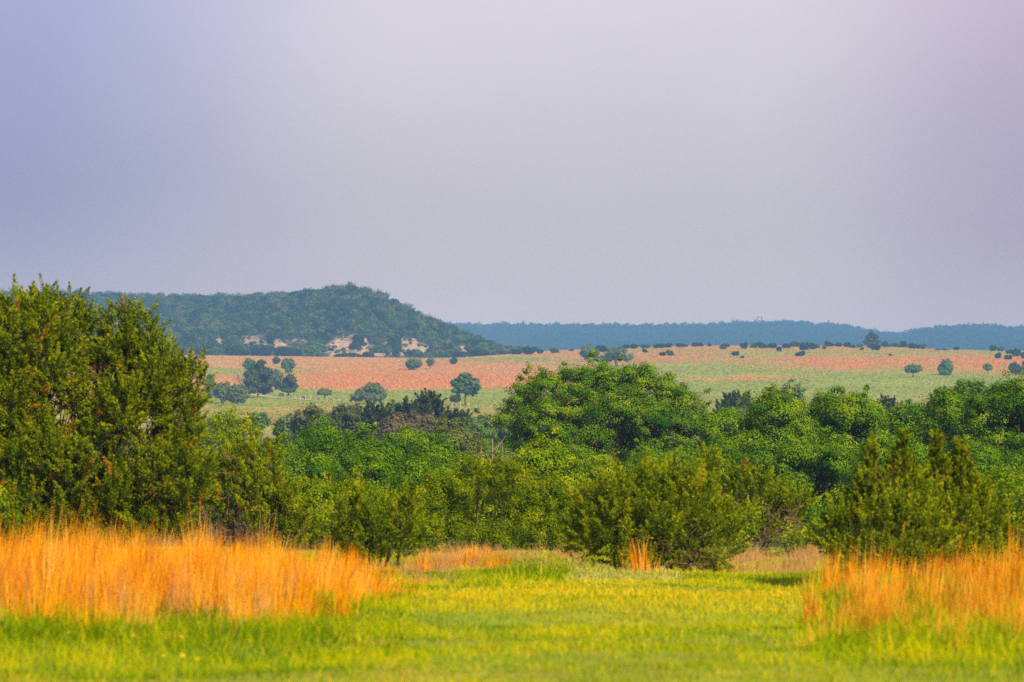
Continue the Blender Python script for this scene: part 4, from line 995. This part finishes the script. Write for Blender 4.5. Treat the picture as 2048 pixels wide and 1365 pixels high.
bluestem(420, 37, 47, -160, 800, lambda p, d: .22 - .06 * sstep(560, 760, p), lambda p, d: .8 + 0 * p, 89, 'greengrass', 'taller green grass in front of the orange bluestem', per=26, lean=.25, w=.009)

# isolated tussocks are things
def tussock(px, d, h, n, seed, label, spread=.16):
    rng = np.random.default_rng(seed); x0 = (px - CX) / F * d; zb = g1(x0, d)
    r = rng.normal(0, spread, (n, 2)); P = np.stack([r[:, 0], r[:, 1] * .6, np.full(n, -.03)], -1)
    lean = r * .9 + rng.normal(0, .10, (n, 2)) + np.array([-.03, 0])
    me = blades(P, h * rng.uniform(.45, 1.08, n), rng.uniform(.007, .013, n), lean, rng.random(n), M['bluestem'], rng, 'grass_tussock', .2)
    tag(link('grass_tussock', me, None, (x0, d, zb)), label, 'grass tussock', 'orange tussocks standing apart')
tussock(1282, 63, .56, 85, 1, 'orange tussock at the foot of the wide feathery juniper', .10)
tussock(1987, 55, .70, 150, 2, 'tall orange tussock between the slanting-stem juniper and the pale shrub', .085)
tussock(848, 63, .42, 90, 3, 'short orange tussock beside the low dark juniper', .09)
tussock(1625, 44, .55, 60, 4, 'thin lone tussock at the edge of the mown path', .05)

# wildflowers
def flower(px, row, r_m, label, seed):
    rng = np.random.default_rng(seed); d = hit(px, row + 22, 18, 90); x = (px - CX) / F * d; zb = g1(x, d)
    H = 22 / F * d + .06
    root = bpy.data.objects.new('wildflower', None); COL.objects.link(root); root.location = (x, d, zb)
    tag(root, label, 'flower', 'yellow wildflowers in the grass')
    T = Tubes(); T.branch((0, 0, -.02), (.01, 0, H), .004, .003, rng, 4, .03, sides=4); link('stem', T.mesh('stem', M['stem']), root)
    V, Q = [], []
    for k in range(8):
        a = k / 8 * 6.283; u = np.array([math.cos(a), -.45 * math.sin(a) - .2, .8 * math.sin(a)]); u = u / np.linalg.norm(u)
        s = np.cross(u, (0, -.9, .4)); s /= np.linalg.norm(s); c = np.array([.01, -.004, H]); b = len(V)
        V += [c + s * .004, c + u * r_m * .6 + s * r_m * .26, c + u * r_m, c + u * r_m * .6 - s * r_m * .26]; Q.append((b, b + 1, b + 2, b + 3))
    link('petals', quad_mesh('petals', np.array(V), np.array(Q), M['petal']), root)
for k, (px, row, r_, lab) in enumerate([(290, 1250, .016, 'yellow flower alone where the orange grass meets the green'), (265, 1285, .016, 'yellow flower in the green grass below the solitary one'), (361, 1287, .016, 'yellow flower highest of the loose group in the green grass'),
        (325, 1326, .016, 'yellow flower beside the biggest one low in the green grass'), (363, 1325, .024, 'biggest yellow flower low in the green grass'), (393, 1333, .016, 'yellow flower lowest beside the biggest one'), (395, 1259, .013, 'small yellow flower at the foot of the orange stems'),
        (136, 1278, .013, 'small yellow flower near the picture edge in the green grass'), (1708, 1246, .016, 'yellow flower at the foot of the dull bluestem'), (1992, 1166, .016, 'pale yellow flower beside the tall orange tussock'), (1007, 1178, .016, 'yellow flower by the dark green tuft on the path'), (1030, 1186, .016, 'yellow flower just below the one by the dark green tuft')]):
    flower(px, row, r_, lab, 900 + k)

# ---------------------------------------------------------------- haze
AIR, AIR_TOP, AIRL = 1.45e-4, 47., (.20, .37, .60)
hz = bpy.data.meshes.new('haze')
X0, X1, Y0, Y1, Z0, Z1 = -2600, 2600, -60, 12400, -24., AIR_TOP
hz.from_pydata([(X0, Y0, Z0), (X1, Y0, Z0), (X1, Y1, Z0), (X0, Y1, Z0), (X0, Y0, Z1), (X1, Y0, Z1), (X1, Y1, Z1), (X0, Y1, Z1)], [],
               [(0, 3, 2, 1), (4, 5, 6, 7), (0, 1, 5, 4), (1, 2, 6, 5), (2, 3, 7, 6), (3, 0, 4, 7)])
m, nt, out = nmat('haze_air')
v = nt.nodes.new('ShaderNodeVolumePrincipled'); v.inputs['Color'].default_value = (.21, .50, 1.0, 1); v.inputs['Density'].default_value = AIR
v.inputs['Anisotropy'].default_value = 0.
nt.links.new(v.outputs[0], out.inputs['Volume']); hz.materials.append(m)
tag(link('haze', hz), 'pale blue haze filling the valley air', 'haze', kind='stuff')

# ---------------------------------------------------------------- sky, sun, camera
SUN_EL, SUN_AZ = rad(35), rad(34)            # sun behind the camera, off to one side
sd = np.array([math.sin(SUN_AZ) * math.cos(SUN_EL), -math.cos(SUN_AZ) * math.cos(SUN_EL), math.sin(SUN_EL)])
w = bpy.data.worlds.new('World'); scene.world = w; w.use_nodes = True
nt = w.node_tree; nt.nodes.clear(); N = nt.nodes.new; Lk = nt.links.new
out = N('ShaderNodeOutputWorld'); sky = N('ShaderNodeTexSky'); sky.sky_type = 'NISHITA'; sky.sun_disc = False
sky.sun_elevation = SUN_EL; sky.sun_rotation = math.atan2(sd[0], sd[1]); sky.dust_density = 3.0; sky.air_density = 1.2
b1 = N('ShaderNodeBackground'); b1.inputs[1].default_value = .08; Lk(sky.outputs[0], b1.inputs[0])
tc = N('ShaderNodeTexCoord'); sp = N('ShaderNodeSeparateXYZ'); Lk(tc.outputs['Generated'], sp.inputs[0])
def math_(op, a, b=None, c=None):
    n = N('ShaderNodeMath'); n.operation = op
    for i, q in enumerate((a, b, c)):
        if q is None: continue
        if isinstance(q, (int, float)): n.inputs[i].default_value = q
        else: Lk(q, n.inputs[i])
    return n.outputs[0]
def maprange(a, f0, f1, t0, t1):
    n = N('ShaderNodeMapRange'); n.interpolation_type = 'SMOOTHSTEP'; Lk(a, n.inputs[0])
    for i, q in enumerate((f0, f1, t0, t1)): n.inputs[i + 1].default_value = q
    return n.outputs[0]
def mixc(f, a, b):
    n = N('ShaderNodeMix'); n.data_type = 'RGBA'
    for s, q in ((n.inputs[0], f), (n.inputs[6], a), (n.inputs[7], b)):
        if isinstance(q, tuple): s.default_value = (*q, 1)
        elif isinstance(q, (int, float)): s.default_value = q
        else: Lk(q, s)
    return n.outputs[2]
def lin(r, g, b): return tuple(((c / 255 + .055) / 1.055) ** 2.4 for c in (r, g, b))
ns = N('ShaderNodeTexNoise'); ns.inputs['Scale'].default_value = 5.5; ns.inputs['Detail'].default_value = 3; ns.inputs['Roughness'].default_value = .45; Lk(tc.outputs['Generated'], ns.inputs['Vector'])
nz = math_('SUBTRACT', ns.outputs['Fac'], .5)
xx = math_('ADD', sp.outputs['X'], math_('MULTIPLY', nz, .06)); zz = math_('ADD', sp.outputs['Z'], math_('MULTIPLY', nz, .035))
up = maprange(zz, .022, .096, 0., 1.)                      # cloud deck thins upward
deck = mixc(up, lin(188, 187, 200), lin(213, 207, 221))
wst = maprange(xx, -.025, -.124, 0., 1.)                    # denser bluish rain cloud to one side
deck = mixc(math_('MULTIPLY', wst, maprange(zz, .0, .04, .35, 1.)), deck, mixc(maprange(zz, .03, .09, 0., 1.), lin(146, 153, 189), lin(160, 165, 207)))
est = maprange(xx, .050, .140, 0., 1.)                      # mauve bank to the other
deck = mixc(math_('MULTIPLY', est, maprange(zz, .0, .035, .35, .95)), deck, mixc(maprange(zz, .045, .1, 0., 1.), lin(166, 160, 187), lin(190, 176, 200)))
# warm tint added to the low sky to offset the haze's blue
tau = math_('MULTIPLY', math_('MINIMUM', math_('DIVIDE', AIR_TOP, math_('MAXIMUM', sp.outputs['Z'], .003)), 12500.), -AIR)
Tn = math_('EXPONENT', tau)
def vm(op, a, b):
    n = N('ShaderNodeVectorMath'); n.operation = op
    for s_, q in ((n.inputs[0], a), (n.inputs[1], b)):
        if isinstance(q, tuple): s_.default_value = q
        else: Lk(q, s_)
    return n.outputs[0]
def vs(a, f):
    n = N('ShaderNodeVectorMath'); n.operation = 'SCALE'
    if isinstance(a, tuple): n.inputs[0].default_value = a
    else: Lk(a, n.inputs[0])
    Lk(f, n.inputs['Scale']); return n.outputs[0]
ns2 = N('ShaderNodeTexNoise'); ns2.inputs['Scale'].default_value = 16; ns2.inputs['Detail'].default_value = 4; ns2.inputs['Roughness'].default_value = .5
mp2 = N('ShaderNodeMapping'); mp2.inputs['Scale'].default_value = (1, 1, 1.8); Lk(tc.outputs['Generated'], mp2.inputs[0]); Lk(mp2.outputs[0], ns2.inputs['Vector'])
deck = vs(deck, math_('ADD', .955, math_('MULTIPLY', ns2.outputs['Fac'], .09)))
low = vm('SUBTRACT', deck, vs(AIRL, math_('SUBTRACT', 1.0, Tn)))
deck = vm('MAXIMUM', vs(low, math_('DIVIDE', 1.0, Tn)), (.05, .05, .05))
b2 = N('ShaderNodeBackground'); Lk(deck, b2.inputs[0]); b2.inputs[1].default_value = .80
mx = N('ShaderNodeMixShader'); mx.inputs[0].default_value = .88; Lk(b1.outputs[0], mx.inputs[1]); Lk(b2.outputs[0], mx.inputs[2]); Lk(mx.outputs[0], out.inputs[0])

sl = bpy.data.lights.new('sun', 'SUN'); sl.energy = 5.0; sl.angle = rad(.6); sl.color = (1.0, .80, .52)
so = bpy.data.objects.new('sun', sl); COL.objects.link(so)
from mathutils import Vector
so.rotation_euler = Vector(sd).to_track_quat('Z', 'Y').to_euler(); so.location = (60, -80, 60)

cam = bpy.data.cameras.new('camera'); co = bpy.data.objects.new('camera', cam); COL.objects.link(co)
co.location = (0, 0, 0); co.rotation_euler = (math.pi / 2, 0, 0)
cam.sensor_width = 36; cam.lens = F / 2048 * 36; cam.clip_start = .1; cam.clip_end = 20000
cam.dof.use_dof = True; cam.dof.focus_distance = 175; cam.dof.aperture_fstop = 3.6
scene.camera = co

scene.view_settings.view_transform = 'Standard'; scene.view_settings.look = 'None'; scene.view_settings.exposure = 0.5; scene.view_settings.gamma = 1
cy = scene.cycles
cy.max_bounces = 5; cy.diffuse_bounces = 3; cy.transmission_bounces = 3; cy.volume_bounces = 1; cy.transparent_max_bounces = 4
cy.use_denoising = False
cy.sample_clamp_indirect = 4
print('faces', sum(len(o.data.polygons) for o in scene.objects if o.type == 'MESH'))
